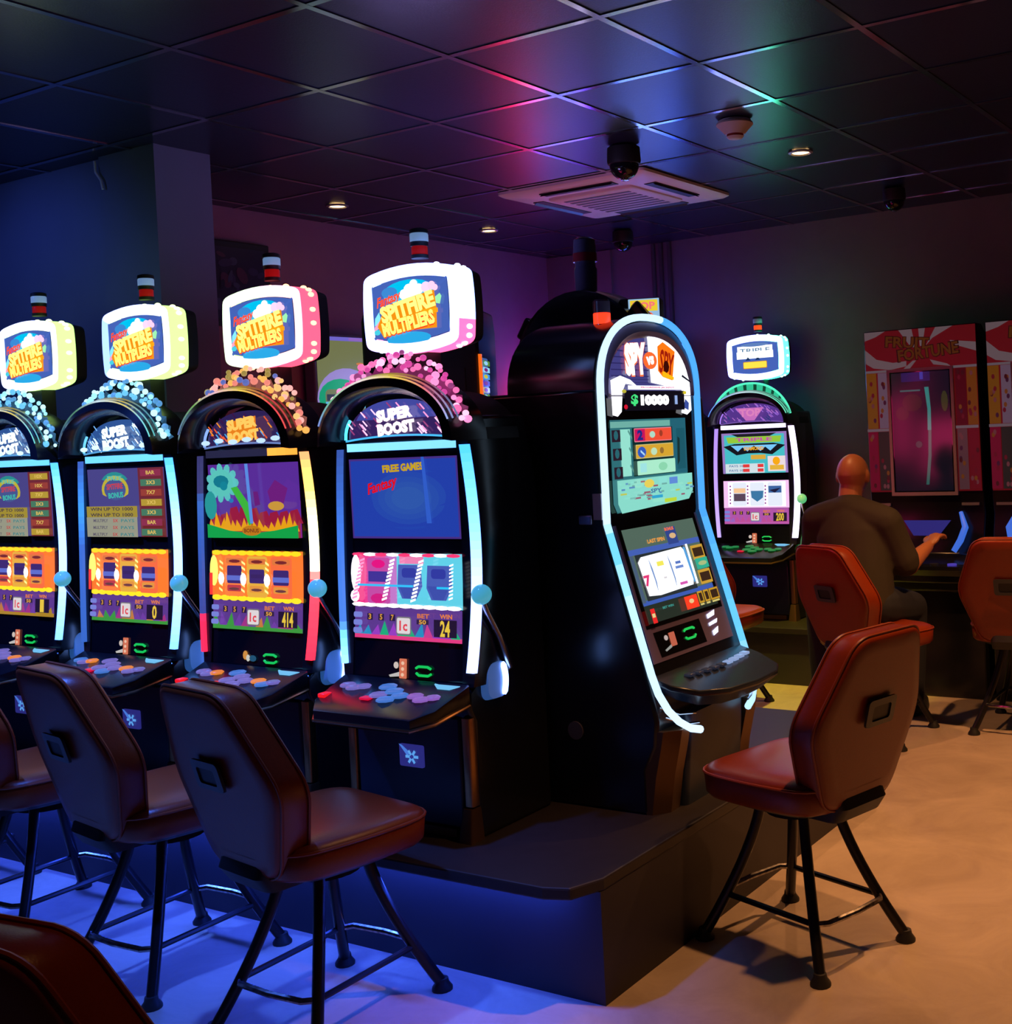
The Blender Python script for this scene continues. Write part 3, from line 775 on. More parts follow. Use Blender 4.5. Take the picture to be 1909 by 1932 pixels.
    MB().sphere(b, .031, 14).build('lever_ball', emit('lever_ball_' + th['ball'], BALL[th['ball']], .55, (.3, .4, .45), .15), lv)
    # arch hood, glass and crest
    A0 = arch_pts(.285, .205, 1.225, 28, 2.1); A1 = arch_pts(.236, .142, 1.235, 28, 2.2)
    L = []
    for (o_, i_) in zip(A0, A1):
        L.append([(i_[0], .035, i_[1]), (i_[0] * 1.04, -.035, i_[1] + .006), ((o_[0] + i_[0]) / 2, -.058, (o_[1] + i_[1]) / 2), (o_[0], -.045, o_[1]), (o_[0] * 1.01, .02, o_[1]), (o_[0], .12, o_[1])])
    MB().loops(L).build('arch_hood', BLACK, r)
    MB().prism_y([(x * .94, 1.225 + (z - 1.225) * .80) for x, z in A0], .10, .30).build('head_box', BLACKM, r, True)
    a = art_arch(th['arch'])
    a.build('arch_glass', SCREEN, r, lambda u, v, dd: (u, .034 - dd, v))
    P = arch_pts(.229, .126, 1.242, 26, 2.2)
    mb = MB(); cc = th['archlight']
    for i in range(4): mb.tube([(P[i][0], .026, P[i][1]), (P[i + 1][0], .026, P[i + 1][1])], .005, 6, col=cc); mb.tube([(-P[i][0], .026, P[i][1]), (-P[i + 1][0], .026, P[i + 1][1])], .005, 6, col=cc)
    for i in range(12): mb.tube([(-.225 + i * .0375, .024, 1.238 + .012 * (1 - ((i - 6) / 6.) ** 2)), (-.225 + (i + 1) * .0375, .024, 1.238 + .012 * (1 - ((i - 5) / 6.) ** 2))], .0035, 6, col=k_(cc, .45))
    mb.build('arch_light', LED, r)
    # rainbow band on the hood and the crest of little lamps behind it
    mb = MB(); B0 = arch_pts(.284, .208, 1.222, 40, 2.1)
    for i in range(4, 36):
        p, q = B0[i], B0[i + 1]
        for k in range(3):
            u0 = 1 + .026 * k; u1 = 1 + .026 * (k + 1)
            f = lambda s, u: (s[0] * u, -.046 + .016 * k, 1.222 + (s[1] - 1.222) * u)
            c = grad(th['band'], min(1, max(0, (36 - i) / 32 + .04 * k)))
            mb.add([f(p, u0), f(q, u0), f(q, u1), f(p, u1)], [(0, 1, 2, 3)], k_(c, (.9, .6, .35)[k]))
    mb.build('rainbow_band', LED, r)
    if th['crest'] == 'ring':
        mb = MB()
        C0 = arch_pts(.268, .225, 1.222, 40, 2.1); C1 = arch_pts(.285, .268, 1.222, 40, 2.1)
        ca, cb = th['crestcol'][0], th['crestcol'][1]
        mb.tube([(p[0], .01, p[1]) for p in C1[3:38]], .007, 6, col=ca)
        for i in range(3, 37):
            c = cb if i % 3 else k_(cb, .1)
            mb.add([(C0[i][0], .02, C0[i][1]), (C0[i + 1][0], .02, C0[i + 1][1]), (C1[i + 1][0], .02, C1[i + 1][1]), (C1[i][0], .02, C1[i][1])], [(0, 1, 2, 3)], c)
        mb.build('crest', LED, r)
    else:
        rn = random.Random(th['seed'])
        n = 0
        mb = MB(); C0 = arch_pts(.280, .212, 1.222, 40, 2.1); dim = k_(th['crestcol'][2], .28)
        for i in range(3, 37):
            u0, u1 = 1.13 + .10 * (i % 2), 1.13 + .10 * ((i + 1) % 2)
            f = lambda p_, u: (p_[0] * (1 + (u - 1) * .55), .03, 1.222 + (p_[1] - 1.222) * u)
            mb.add([f(C0[i], 1), f(C0[i + 1], 1), f(C0[i + 1], u1), f(C0[i], u0)], [(0, 1, 2, 3)], k_(dim, .6 + .8 * rn.random()))
        mb.build('crest_panel', LED, r)
        for ring_, cnt, a_, b_ in ((0, 26, .300, .236), (1, 28, .300, .258), (2, 24, .294, .280)):
            for k in range(cnt):
                q = radians(12 + 156 * (k + rn.uniform(.2, .8)) / cnt)
                if ring_ == 2: q = radians(38 + 106 * (k + .5) / cnt)
                x, z = a_ * cos(q) * (1 + rn.uniform(-.03, .03)), 1.222 + b_ * sin(q) + rn.uniform(-.006, .010)
                c = rn.choice(th['crestcol'])
                m = MB().sphere((x, .0 + .018 * ring_ + rn.uniform(-.01, .01), z), rn.uniform(.007, .013), 6, (1.3, .7, 1), col=None)
                m.build('crest_lamp', emit('crest_%d_%d_%d' % tuple(int(v * 99) for v in c), c, 1., (.2, .2, .2)), r)
                n += 1
    # lit round-cornered sign on top
    zc = 1.655; yc = .115
    P = th['outline']
    f = lambda p, y, s=1.: (p[0] * s, y, zc + p[1] * s)
    MB().loops([[f(p, yc + .075, .985) for p in P], [f(p, yc + .13, .93) for p in P]]).build('sign_housing', BLACKM, r)
    n = len(P); cols = []
    for i in range(n):
        p = P[i]
        cols.append((p[0] / .225, p[1] / .15))
    ring = MB()
    I = inset(P, .040)
    rings = [([f(p, yc - .002) for p in I], None), ([f(p, yc - .014) for p in inset(P, .016)], 'front'), ([f(p, yc - .004) for p in P], 'front'), ([f(p, yc + .075) for p in P], 'side')]
    for (l0, _), (l1, kd) in zip(rings, rings[1:]):
        ring.loops([l0, l1], False, False, cols=[th['ring'](cx, cz, kd) for cx, cz in cols])
    ring.build('sign_light_ring', LED, r)
    for k in range(46):
        i = int(k * n / 46); p = P[i]
        c = th['bulb']
        if k % 2: continue
        m = MB().sphere(f(p, yc + .045, 1.0), .0085, 5, (1, 1.6, 1))
        m.build('sign_bulb', emit('bulb_' + th['bulbname'], c, 2.2), r)
    art_logo_sign(th).build('sign_face', SCREEN, r, lambda u, v, dd: (u, yc - .003 - dd, zc + v))
    MB().box(-.05, .05, .13, .19, 1.40, 1.52).build('sign_neck', BLACKM, r, False)
    # beacon
    MB().lathe([(.028, 0), (.028, .012)], 16, (0, .17, 1.822)).build('beacon_base', BLACKM, r)
    MB().lathe([(.026, .012), (.026, .036), (.024, .040)], 16, (0, .17, 1.822)).build('beacon_red', emit('beacon_' + th['beacon'], hdr(215, 20, 20) if th['beacon'] == 'dim' else hdr(255, 70, 20), .28 if th['beacon'] == 'dim' else 1.4, (.3, .02, .02)), r)
    MB().lathe([(.029, .040), (.029, .052), (.030, .054)], 16, (0, .17, 1.822)).build('beacon_collar', BLACKM, r)
    MB().lathe([(.030, .054), (.030, .078), (.027, .082)], 16, (0, .17, 1.822)).build('beacon_lens', emit('beacon_lens_' + th['beacon'], hdr(130, 170, 225) if th['beacon'] == 'dim' else hdr(60, 90, 110), .5, (.4, .45, .5), .2), r)
    MB().lathe([(.031, .082), (.030, .094), (.020, .098)], 16, (0, .17, 1.822)).build('beacon_cap', BLACKM, r)
    return r
BUT = {'lav': hdr(120, 110, 200, .8), 'blue': hdr(70, 120, 210, .9), 'dim': hdr(44, 40, 20, .5), 'violet': hdr(150, 100, 200, .8), 'green': hdr(10, 120, 60), 'amber': hdr(230, 130, 40)}
PODC = {'blue': (.06, .30, 1.0), 'green': (.02, .8, .15)}
BALL = {'cyan': hdr(80, 200, 230), 'green': hdr(90, 235, 150)}
def ring_white(tint, side, dim=None):
    def fn(cx, cz, kd):
        if kd == 'side': return side(cx, cz)
        return tint(cx, cz)
    return fn
OUT = barrel(.197, .118, .026, .008, .03)
WH = (2.6, 3.0, 3.4)
RAIN = [(0, (.25, .3, .9)), (.2, (.2, .6, .3)), (.4, (1., .9, .9)), (.6, (1., .75, .1)), (.8, (.95, .2, .25)), (1., (.4, .5, 1.))]
cyan = [(0, k_(CY, 7.5)), (.35, k_(CY, 7)), (.7, k_(CY, 4.2)), (1, k_(CY, 2.4))]
TH = {}
TH['four'] = dict(outline=OUT, sign='multi', screen='free', reel='ice', info='ice', num='24', arch='pink', seed=4, pod='blue', ball='cyan', beacon='dim',
    strip_r=[(0, (1.4, 2.0, 6)), (.3, (1.1, 1.8, 6)), (.6, (.45, 1.2, 4.5)), (1, (.08, .75, 2.6))], strip_l=[(0, (.5, 1.5, 5)), (.12, (.25, .9, 3)), (.17, (.08, .25, .9)), (.6, (.06, .22, .9)), (1, (.04, .09, .4))], strip_t=[(0, (.32, .95, 1.8)), (1, (.28, .85, 1.6))],
    archlight=(.15, 1.2, 2.2), band=RAIN, crest='lamps', crestcol=[(1.1, .18, .5), (1.3, .35, .75), (.7, .06, .35), (.3, .05, .2), (1.4, .7, 1.0)], buttons=['lav', 'lav', 'lav', 'blue', 'blue', 'lav', 'blue', 'blue', 'violet', 'violet', 'violet'],
    ring=ring_white(lambda x, z: (1.3, 1.7, 5.5) if z > -.6 else (1.6, 1.3, 4), lambda x, z: (1.1, 1.9, 6.) if z > -.45 else (2.4, .25, .7)), bulb=(1., 1.2, 1.5), bulbname='white')
TH['three'] = dict(outline=OUT, sign='multi', screen='cartoon', reel='fire', info='fire', num='414', arch='gold', seed=3, pod='blue', ball='cyan', beacon='dim', bill='dot',
    strip_r=[(0, (3.5, .05, .12)), (.38, (3.2, .12, .2)), (.42, (4, 3.2, 2.2)), (.6, (4, 4, 1.4)), (.8, (3.2, 1.6, .3)), (1, (1.4, .4, .22))], strip_l=[(0, (1.6, .03, .12)), (.15, (1.4, .03, .12)), (.18, (.05, .07, .35)), (.55, (.04, .12, .55)), (.75, (.05, .16, .6)), (.8, (.05, .05, .2)), (1, (.04, .04, .16))], strip_t=[(0, (.02, .02, .06)), (.68, (.02, .02, .06)), (.7, (1.6, .6, .08)), (1, (1.5, .5, .06))],
    archlight=(.3, .5, 1.2), band=[(0, (.1, .15, .5)), (.25, (.2, .45, .12)), (.42, (1., .6, .7)), (.6, (1., .75, .1)), (.8, (1., .08, .1)), (1, (1, .1, .1))], crest='lamps', crestcol=[(1.1, .5, .1), (1., .6, .2), (.9, .25, .2), (.35, .25, .05), (.1, .15, .5), (1.2, .5, .45)], buttons=['lav', 'lav', 'amber', 'blue', 'lav', 'lav'],
    ring=ring_white(lambda x, z: (1.3, 1.7, 1.1) if x < .1 else (2., 1.1, 1.6), lambda x, z: (2.2, .16, .32) if x > -.5 else (.8, 1.3, .25)), bulb=(1.6, .8, .35), bulbname='peach')
for nm, sd, nn in (('two', 2, '0'), ('one', 1, '1')):
    TH[nm] = dict(outline=OUT, sign='multi', screen='table', reel='fire', info='fire' if nm == 'two' else 'gold', num=nn, arch='ice', seed=sd, pod='blue', ball='cyan', beacon='dim',
        strip_r=[(0, (.4, 1.2, 4)), (.3, (.8, 1.7, 6)), (.6, (.8, 1.7, 6)), (1, (.08, .75, 3.))], strip_l=[(0, (.04, .14, .6)), (.5, (.05, .16, .7)), (.7, (.06, .4, 1.3)), (1, (.05, .1, .5))], strip_t=[(0, (.2, .8, 1.8)), (1, (.2, .85, 1.8))],
        archlight=(.2, .8, 1.6), band=[(0, (.06, .08, .25)), (.3, (.1, .3, .15)), (.5, (.7, .9, 1.)), (.7, (.9, .7, .1)), (.85, (.3, .8, .9)), (1, (.2, .9, .9))], crest='lamps', crestcol=[(.15, .6, 1.0), (.4, .95, 1.2), (.08, .3, .6), (.7, 1.2, 1.3)], buttons=['blue', 'lav', 'amber', 'lav', 'lav', 'lav'],
        ring=ring_white((lambda x, z: (1.3, 1.6, 4.) if x > -.8 else (.6, .95, 2.6)) if nm == 'two' else (lambda x, z: (1.4, 1.6, 2.6)), lambda x, z: (.9, 1.7, .45)), bulb=(1.2, 1.6, .6), bulbname='lime')
TH['far'] = dict(outline=OUT, sign='triple', screen='wing', reel='white', info='pink', num='200', arch='violet', seed=5, pod='green', ball='green', beacon='lit',
    strip_r=[(0, (2.6, 2.2, 3.4)), (1, (2.2, 1.8, 3.0))], strip_l=[(0, (.7, .5, 1.3)), (1, (.5, .3, 1.0))], strip_t=[(0, (2.2, 1.9, 3.0)), (1, (2.2, 1.9, 3.0))],
    archlight=(.4, .2, .9), band=[(0, (.1, .3, 1)), (.3, (.3, .5, 1.)), (.5, (.7, .9, 1)), (.8, (.2, .9, .6)), (1, (.2, .9, .6))], crest='ring', crestcol=[(.1, 1.0, .6), (.03, .55, .3)], buttons=['green'],
    ring=ring_white(lambda x, z: (1.8, 2.2, 10.) if x < .5 else (1.2, 5., 5.0), lambda x, z: (.25, 9., 3.8) if x > 0 else (1.6, 1.2, 6.)), bulb=(.8, 1.6, 1.2), bulbname='mint')
ROW = 'row of arch topped slot machines'
slot_machine((-2.705, 2.79, PODZ), 'arch topped slot machine with pink lamp crest and blue FREE GAMES screen', TH['four'], ROW)
slot_machine((-3.405, 2.79, PODZ), 'arch topped slot machine with orange light strip and purple cartoon screen', TH['three'], ROW)
slot_machine((-4.112, 2.79, PODZ), 'arch topped slot machine with cyan strips and whitish green sign, second from left', TH['two'], ROW)
slot_machine((-4.815, 2.79, PODZ), 'arch topped slot machine with yellow edged sign, cut by the left edge of photo', TH['one'], ROW)
for nm, c1, c2 in (('far_blue', (2.0, 4.0, 22.), (.5, 1.8, 18.)), ('far_pink', (1.6, 1.3, 14.), (1.6, .5, 10.))):
    TH[nm] = dict(TH['far']); TH[nm]['ring'] = ring_white((lambda c: lambda x, z: c)(c1), (lambda c: lambda x, z: c)(c2)); TH[nm]['bulbname'] = nm; TH[nm]['bulb'] = k_(c2, .15)
slot_machine((-4.2, 6.74, PODZ), 'slot machine with blue white sign hidden behind the white outlined machine', TH['far_blue'], None)
pk = slot_machine((-4.92, 6.74, PODZ), 'slot machine with pink sign hidden behind the wheel topped machine', TH['far_pink'], None)
MB().box(-.300, -.292, .06, .34, .85, 1.62).build('side_light', emit('hot_pink_led', (1., .03, .16), 9.), pk, False)
slot_machine((-3.475, 6.74, PODZ), 'distant slot machine with white violet strips and green crest against back wall', TH['far'], None)

# ------------------------------------------------------------------ white-outlined end machine (faces the right-hand aisle)
def neon_machine():
    r = thing('slot_machine', 'tall slot machine outlined by a white blue light tube at the podium end', 'slot machine', (-2.05, 3.52, PODZ), pi / 2)
    hw = .318
    prof = [(.03, 0), (.03, .14), (-.01, .22), (-.02, .30), (.0, .40), (.016, .47), (.152, .93), (.155, 1.37), (.62, 1.37), (.62, 0)]
    MB().prism_x(prof, -hw, hw).build('cabinet', BLACK, r, True, .012)
    A0 = arch_pts(.318, .255, 1.36, 30, 2.35)
    MB().prism_y(A0, .155, .52).build('arch_head', BLACK, r, True, .008)
    # face rim following the tube
    def fy(z):
        if z >= .93: return .140
        return .140 - (.93 - z) / .46 * .136
    side = [(hw - .006, fy(z), z) for z in [1.36, 1.2, 1.05, .95, .93, .90, .80, .70, .60, .50, .45]]
    foot = [(.308, -.022, .39), (.290, -.045, .335), (.26, -.065, .295), (.215, -.08, .265), (.165, -.088, .25)]
    arch = [(x * .981, .140, z) for x, z in arch_pts(.318, .255, 1.36, 30, 2.35)]
    full = [(p[0], p[1], p[2]) for p in foot[::-1]] + side[::-1] + arch[1:-1] + [(-p[0], p[1], p[2]) for p in side] + [(-p[0], p[1], p[2]) for p in foot]
    n = len(full); cols = []
    for i, p in enumerate(full):
        z = p[2]
        if p[0] > .1: c = grad([(.25, (.6, 1.0, 1.5)), (.45, (.16, .70, 1.3)), (.9, (.08, .42, 1.15)), (1.4, (.12, .62, 1.2)), (1.6, (.42, .95, 1.3))], z)
        else: c = grad([(.25, (.9, 1.3, 1.8)), (.7, (.62, 1.05, 1.5)), (.9, (.2, .78, 1.3)), (.95, (.8, 1.15, 1.6)), (1.4, (.6, 1.05, 1.4)), (1.6, (.38, .92, 1.3))], z)
        cols.append(c)
    MB().tube(full, .0125, 8, cols=cols).build('light_tube', LED, r)
    rim = [(x * .93, z) for x, z in arch_pts(.318, .255, 1.36, 30, 2.35)]
    A1 = arch_pts(.278, .222, 1.345, 30, 2.3); A2 = arch_pts(.262, .205, 1.335, 30, 2.3); A00 = arch_pts(.302, .242, 1.355, 30, 2.35)
    MB().loops([[(x, .144, z) for x, z in A00], [(x, .132, z) for x, z in A1], [(x, .150, z) for x, z in A2]], False, False).build('arch_bezel', PURP, r)
    # arch artwork: split dark/white ground, hot lettering, jackpot counter, plain shapes in place of figures
    a = Art(); G = arch_pts(.266, .208, 1.33, 30, 2.3); z0 = 1.255
    a.poly([(-.262, z0)] + [p for p in G[::-1]] + [(.262, z0)], hdr(64, 62, 128))
    for k in range(9): a.rect(-.24, -.0, 1.335 + k * .021, 1.339 + k * .021, hdr(44, 40, 96))
    RT = [p for p in G if p[0] > .0]
    a.poly([(.0, 1.36), (.262, 1.30)] + RT + [(-.012, 1.536)], (1.6, 1.6, 1.65))
    a.ell(.0, 1.455, .045, .03, hdr(255, 110, 50)); a.text('vs', .0, 1.455, .05, .03, (1.7, 1.5, 1.4), .1, 0, .05)
    a.text('SPY', -.095, 1.455, .140, .120, hdr(255, 110, 60, 1.3), .06, 0, .10); a.text('SPY', -.095, 1.458, .132, .112, (1.8, 1.7, 1.65), .06, 0, .07)
    a.poly([(.045, 1.42), (.048, 1.505), (.085, 1.522), (.165, 1.49), (.140, 1.375), (.075, 1.398)], hdr(255, 120, 20, 1.1)); a.text('SPY', .105, 1.447, .095, .085, hdr(160, 30, 10), -.22, 0, .03)
    a.ell(.10, 1.435, .02, .022, hdr(60, 10, 5), 8); a.poly([(.07, 1.40), (.145, 1.378), (.148, 1.398), (.075, 1.42)], hdr(255, 190, 20))
    # plain pale side panels (no figures)
    a.poly([(-.255, 1.15), (-.258, 1.37), (-.20, 1.40), (-.165, 1.36), (-.19, 1.30), (-.20, 1.17), (-.225, 1.14)], W_)
    a.poly([(-.20, 1.40), (-.14, 1.375), (-.10, 1.335), (-.175, 1.35)], W_)
    a.poly([(.19, 1.36), (.255, 1.33), (.258, 1.17), (.225, 1.14), (.185, 1.155), (.20, 1.24)], W_)
    a.line((.20, 1.405), (.262, 1.365), .009, hdr(20, 24, 40)); a.poly([(.215, 1.25), (.24, 1.22), (.235, 1.17), (.20, 1.19)], hdr(60, 80, 160))
    a.rect(-.16, .20, 1.312, 1.338, (1.2, 1.2, 1.4)); a.text('PROGRESSIVE JACKPOT', .03, 1.325, .22, .013, hdr(220, 50, 100), 0, 0, .03)
    a.rect(-.185, .205, 1.175, 1.305, hdr(14, 12, 24)); a.text('$', -.125, 1.243, .045, .075, hdr(70, 230, 130), -.04, 0, .04)
    a.text('10000', .005, 1.243, .185, .072, (1.7, 1.7, 1.75), 0, 0, .08); a.text('1', .145, 1.243, .018, .06, hdr(150, 175, 230), 0, 0, .05)
    a.ell(-.19, 1.30, .014, .012, hdr(190, 180, 60), 10); a.ell(.205, 1.292, .012, .012, hdr(220, 200, 50), 10); a.ell(-.185, 1.20, .012, .016, hdr(210, 20, 50), 8)
    a.build('arch_glass', SCREEN, r, lambda u, v, d: (u, .1475 - d, v + .012 if v >= 1.40 else 1.412 - (1.40 - v) * .52))
    # upper screen: file drawers and paytable
    g = MB().box(-.278, .278, .146, .155, .905, 1.345).build('upper_glass', GLASSB, r, False)
    a = Art(); X0, X1, Y0, Y1 = -.262, .225, .965, 1.165
    a.poly([(X0 + .02, Y0 - .012), (X1 - .03, Y0), (X1, Y0 + .02), (X1, Y1), (X0, Y1), (X0, Y0 + .01)], hdr(46, 110, 118))
    a.rect(.12, X1, 1.03, Y1, hdr(34, 98, 116)); a.rect(.155, X1 - .01, 1.04, Y1 - .025, hdr(26, 88, 104)); a.rect(X0, .115, Y1 - .018, Y1 - .004, hdr(110, 175, 165))
    a.rect(X0 + .055, X0 + .115, 1.035, Y1 - .022, hdr(150, 226, 208))
    for k in range(3):
        a.rect(X0 + .004, X0 + .055, 1.142 - .042 * k - .027, 1.142 - .042 * k, hdr(40, 26, 40)); a.ell(X0 + .028, 1.13 - .042 * k, .013, .011, hdr(40, 100, 110), 10)
        a.line((X0 + .10, 1.14 - .04 * k), (X0 + .125, 1.12 - .04 * k), .006, hdr(90, 150, 140))
    a.rect(X0 + .118, .118, 1.033, Y1 - .02, hdr(10, 44, 44))
    yy = [1.112, 1.073, 1.035]
    a.rr(-.132, .110, yy[0], yy[0] + .032, .003, hdr(235, 130, 150)); a.rr(-.130, .108, yy[0] + .002, yy[0] + .030, .003, hdr(240, 80, 55)); a.rect(-.130, -.066, yy[0] + .002, yy[0] + .030, hdr(200, 20, 90)); a.text('2', -.098, yy[0] + .016, .036, .024, hdr(30, 40, 130), 0, 0, .06); a.ell(-.02, yy[0] + .016, .018, .008, hdr(175, 220, 200), 12); a.ell(.035, yy[0] + .018, .012, .008, hdr(160, 60, 40), 8)
    a.rr(-.132, .112, yy[1], yy[1] + .033, .003, hdr(205, 190, 120)); a.rr(-.130, .110, yy[1] + .002, yy[1] + .031, .003, hdr(215, 165, 50)); a.ell(-.096, yy[1] + .015, .027, .013, hdr(50, 90, 190), 14); a.line((-.105, yy[1] + .018), (-.08, yy[1] + .008), .005, hdr(180, 220, 245)); a.ell(-.02, yy[1] + .015, .02, .009, hdr(190, 225, 190), 12); a.ell(.03, yy[1] + .016, .014, .008, hdr(150, 110, 50), 8)
    a.rr(-.132, .115, yy[2], yy[2] + .033, .003, hdr(172, 236, 205)); a.rect(-.115, -.075, yy[2] + .006, yy[2] + .027, hdr(160, 228, 228)); a.ell(.03, yy[2] + .016, .03, .010, hdr(140, 215, 175), 14)
    a.poly([(.135, Y1 - .045), (.15, Y1 - .05), (.145, 1.06), (.128, 1.05)], hdr(20, 50, 52))
    a.poly([(X0 + .02, Y0 - .012), (X1 - .03, Y0), (X1, Y0 + .02), (X1, 1.028), (X0, 1.028), (X0, Y0 + .01)], hdr(138, 220, 204))
    rn = random.Random(5)
    for k in range(34):
        x, y = rn.uniform(X0 + .02, X1 - .03), rn.uniform(Y0 + .008, 1.022)
        w = rn.uniform(.006, .02)
        a.rect(x - w, x + w, y - .002, y + .002, rn.choice([hdr(190, 200, 90), hdr(150, 90, 110), hdr(90, 140, 190), hdr(120, 190, 180), hdr(110, 170, 160)]))
    a.ell(-.10, 1.015, .032, .010, hdr(232, 210, 90), 14); a.rect(.03, .085, 1.008, 1.024, hdr(96, 140, 216)); a.text('SPY', -.06, .997, .07, .010, hdr(60, 110, 160), 0, 0, .03); a.rect(-.09, -.02, .979, .986, hdr(50, 165, 210)); a.rect(-.01, .07, .966, .975, hdr(190, 216, 60))
    a.build('upper_screen', SCREEN, r, lambda u, v, d: (u, .1448 - d, 1.266 - (1.165 - v) * 1.45))
    # lower screen lying on the sloping front
    def slope(u, v, d):           # v metres along the slope from z=.93 downwards
        z = .93 - v * .9588; y = .152 - (.93 - z) / .46 * .136
        return (u, y - .004 - d * .95, z - .0003)
    MB().add([slope(-.27, .01, -.002), slope(.27, .01, -.002), slope(.27, .475, -.002), slope(-.27, .475, -.002), slope(-.27, .01, .0), slope(.27, .01, .0), slope(.27, .475, .0), slope(-.27, .475, .0)],
             [(0, 1, 2, 3), (4, 7, 6, 5), (0, 4, 5, 1), (2, 6, 7, 3), (0, 3, 7, 4), (1, 5, 6, 2)]).build('sloping_front', PURP, r, False)
    MB().add([slope(-.255, .0, .0012), slope(.255, .0, .0012), slope(.255, .362, .0012), slope(-.255, .362, .0012)], [(0, 1, 2, 3)]).build('lower_glass', GLASSB, r, False)
    a = Art(); S_ = lambda t: .028 + (t) * .320     # t 0 top .. 1 bottom
    def R(x0, x1, t0, t1, c): a.rect(x0, x1, S_(t0), S_(t1), c)
    X0, X1 = -.235, .232
    R(X0, X1, 0, 1, hdr(36, 46, 38)); R(X0, X1, 0, .80, hdr(82, 104, 92))
    R(X0, X1, .22, .28, hdr(68, 96, 180)); R(X0, X1, .76, .81, hdr(60, 92, 180)); R(X0, X0 + .02, .28, .78, hdr(72, 92, 120)); R(X0 + .03, .125, .28, .77, hdr(40, 48, 52))
    a.text('LAST SPIN', -.05, S_(.165), .11, -.014, hdr(240, 160, 70), 0, 0, .04); R(.02, .09, .05, .24, hdr(50, 70, 140)); a.text('BONUS', .05, S_(.07), .06, -.012, hdr(250, 120, 60), 0, 0, .05); a.ell(.06, S_(.15), .022, .010, hdr(220, 180, 130), 10)
    a.poly([(X0 + .035, S_(.36)), (X0 + .06, S_(.31)), (.09, S_(.29)), (.112, S_(.36)), (.118, S_(.62)), (.10, S_(.72)), (-.12, S_(.74)), (X0 + .045, S_(.72))], (1.35, 1.4, 1.5))
    for x in (-.135, -.015): a.poly([(x, S_(.33)), (x + .010, S_(.45)), (x + .012, S_(.6)), (x + .004, S_(.72)), (x + .004, S_(.58)), (x, S_(.45))], hdr(120, 150, 205))
    a.poly([(.098, S_(.29)), (.112, S_(.30)), (.128, S_(.68)), (.108, S_(.70))], hdr(90, 165, 225)); a.rect(.118, .132, S_(.27), S_(.72), (1.5, 1.5, 1.5))
    R(-.095, -.052, .39, .44, hdr(236, 226, 90, 1.1)); R(.02, .055, .43, .46, hdr(90, 120, 195)); R(.012, .065, .48, .51, hdr(110, 140, 210)); a.text('7', X0 + .055, S_(.56), .04, -.038, hdr(230, 60, 120), 0, 0, .05); R(.01, .06, .66, .69, hdr(215, 90, 180)); R(-.08, -.06, .56, .58, hdr(220, 215, 220))
    for t0 in (.30, .58):
        R(.142, .226, t0, t0 + .16, hdr(205, 158, 56)); R(.150, .218, t0 + .03, t0 + .13, hdr(58, 38, 26))
    R(.145, .230, .45, .57, hdr(50, 175, 145)); a.ell(.19, S_(.51), .03, .008, hdr(170, 190, 130), 12)
    R(.00, .085, .82, .96, hdr(245, 62, 34, 1.1)); a.ell(.042, S_(.88), .016, .008, hdr(235, 200, 140), 10)
    for x0, x1 in ((.09, .125), (.13, .165), (.168, .230)):
        R(x0, x1, .80, .93, hdr(200, 150, 40)); R(x0 + .007, x1 - .007, .82, .91, hdr(56, 36, 24)); R(x0 + .002, x1 - .008, .935, .955, hdr(214, 200, 120))
    R(X0 + .004, X0 + .03, .84, .99, hdr(236, 40, 40)); R(X0 + .008, X0 + .026, .89, .93, hdr(225, 210, 140)); a.text('BET WIN', -.12, S_(.86), .07, -.008, hdr(60, 150, 140), 0, 0, .04)
    a.build('lower_screen', SCREEN, r, lambda u, v, d: slope(u, v, d + .0014), dz=.0005)
    # bill reader panel and lit card slots
    q = MB().add([slope(-.225, .378, .0012), slope(.075, .378, .0012), slope(.085, .462, .0012), slope(-.215, .462, .0012)], [(0, 1, 2, 3)]).build('bill_panel', GLASSB, r, False)
    a = Art()
    a.ell(-.16, .335, .012, .009, hdr(190, 170, 165), 10); a.poly([(-.185, .372), (-.14, .36), (-.14, .37), (-.18, .378)], hdr(150, 150, 145)); a.rr(-.142, -.105, .322, .368, .003, hdr(190, 95, 72))
    a.build('bill_sign', SCREEN, q, lambda u, v, d: slope(u, v + .07, d + .0016))
    g = MB()
    for v0, v1 in ((.403, .398), (.425, .431)):
        g.tube([slope(-.045, v0, .004), slope(-.035, v1, .005), slope(.012, v1, .005), slope(.022, v0, .004)], .0042, 6)
    g.build('bill_slot_light', MATS['green_led'], q)
    wl = emit('white_slot_light', (1.3, 1.35, 1.5), 1.6)
    for v, l, w in ((.372, .05, .016), (.402, .055, .012), (.432, .036, .018)):
        MB().add([slope(.155 - l / 2, v + .002, .003), slope(.165 + l / 2, v - w * .5, .003), slope(.155 + l / 2, v + w * .6, .003), slope(.155 - l / 2, v + w, .003)], [(0, 1, 2, 3)]).build('ticket_slot_light', wl, r, False)
    # deck with a row of buttons
    dk = [(-.300, .020), (-.295, -.06), (-.24, -.135), (-.12, -.180), (.05, -.198), (.20, -.192), (.265, -.165), (.305, -.07), (.305, .018)]
    z1 = lambda y: .378 + (y + .19) * .30
    d = MB().loops([[(x * .80, y * .72, z1(y) - .060) for x, y in dk], [(x, y, z1(y) - .016) for x, y in dk], [(x, y, z1(y)) for x, y in dk]]).build('button_deck', mat('deck_blue_black', (.010, .016, .035), .25), r, True, .004)
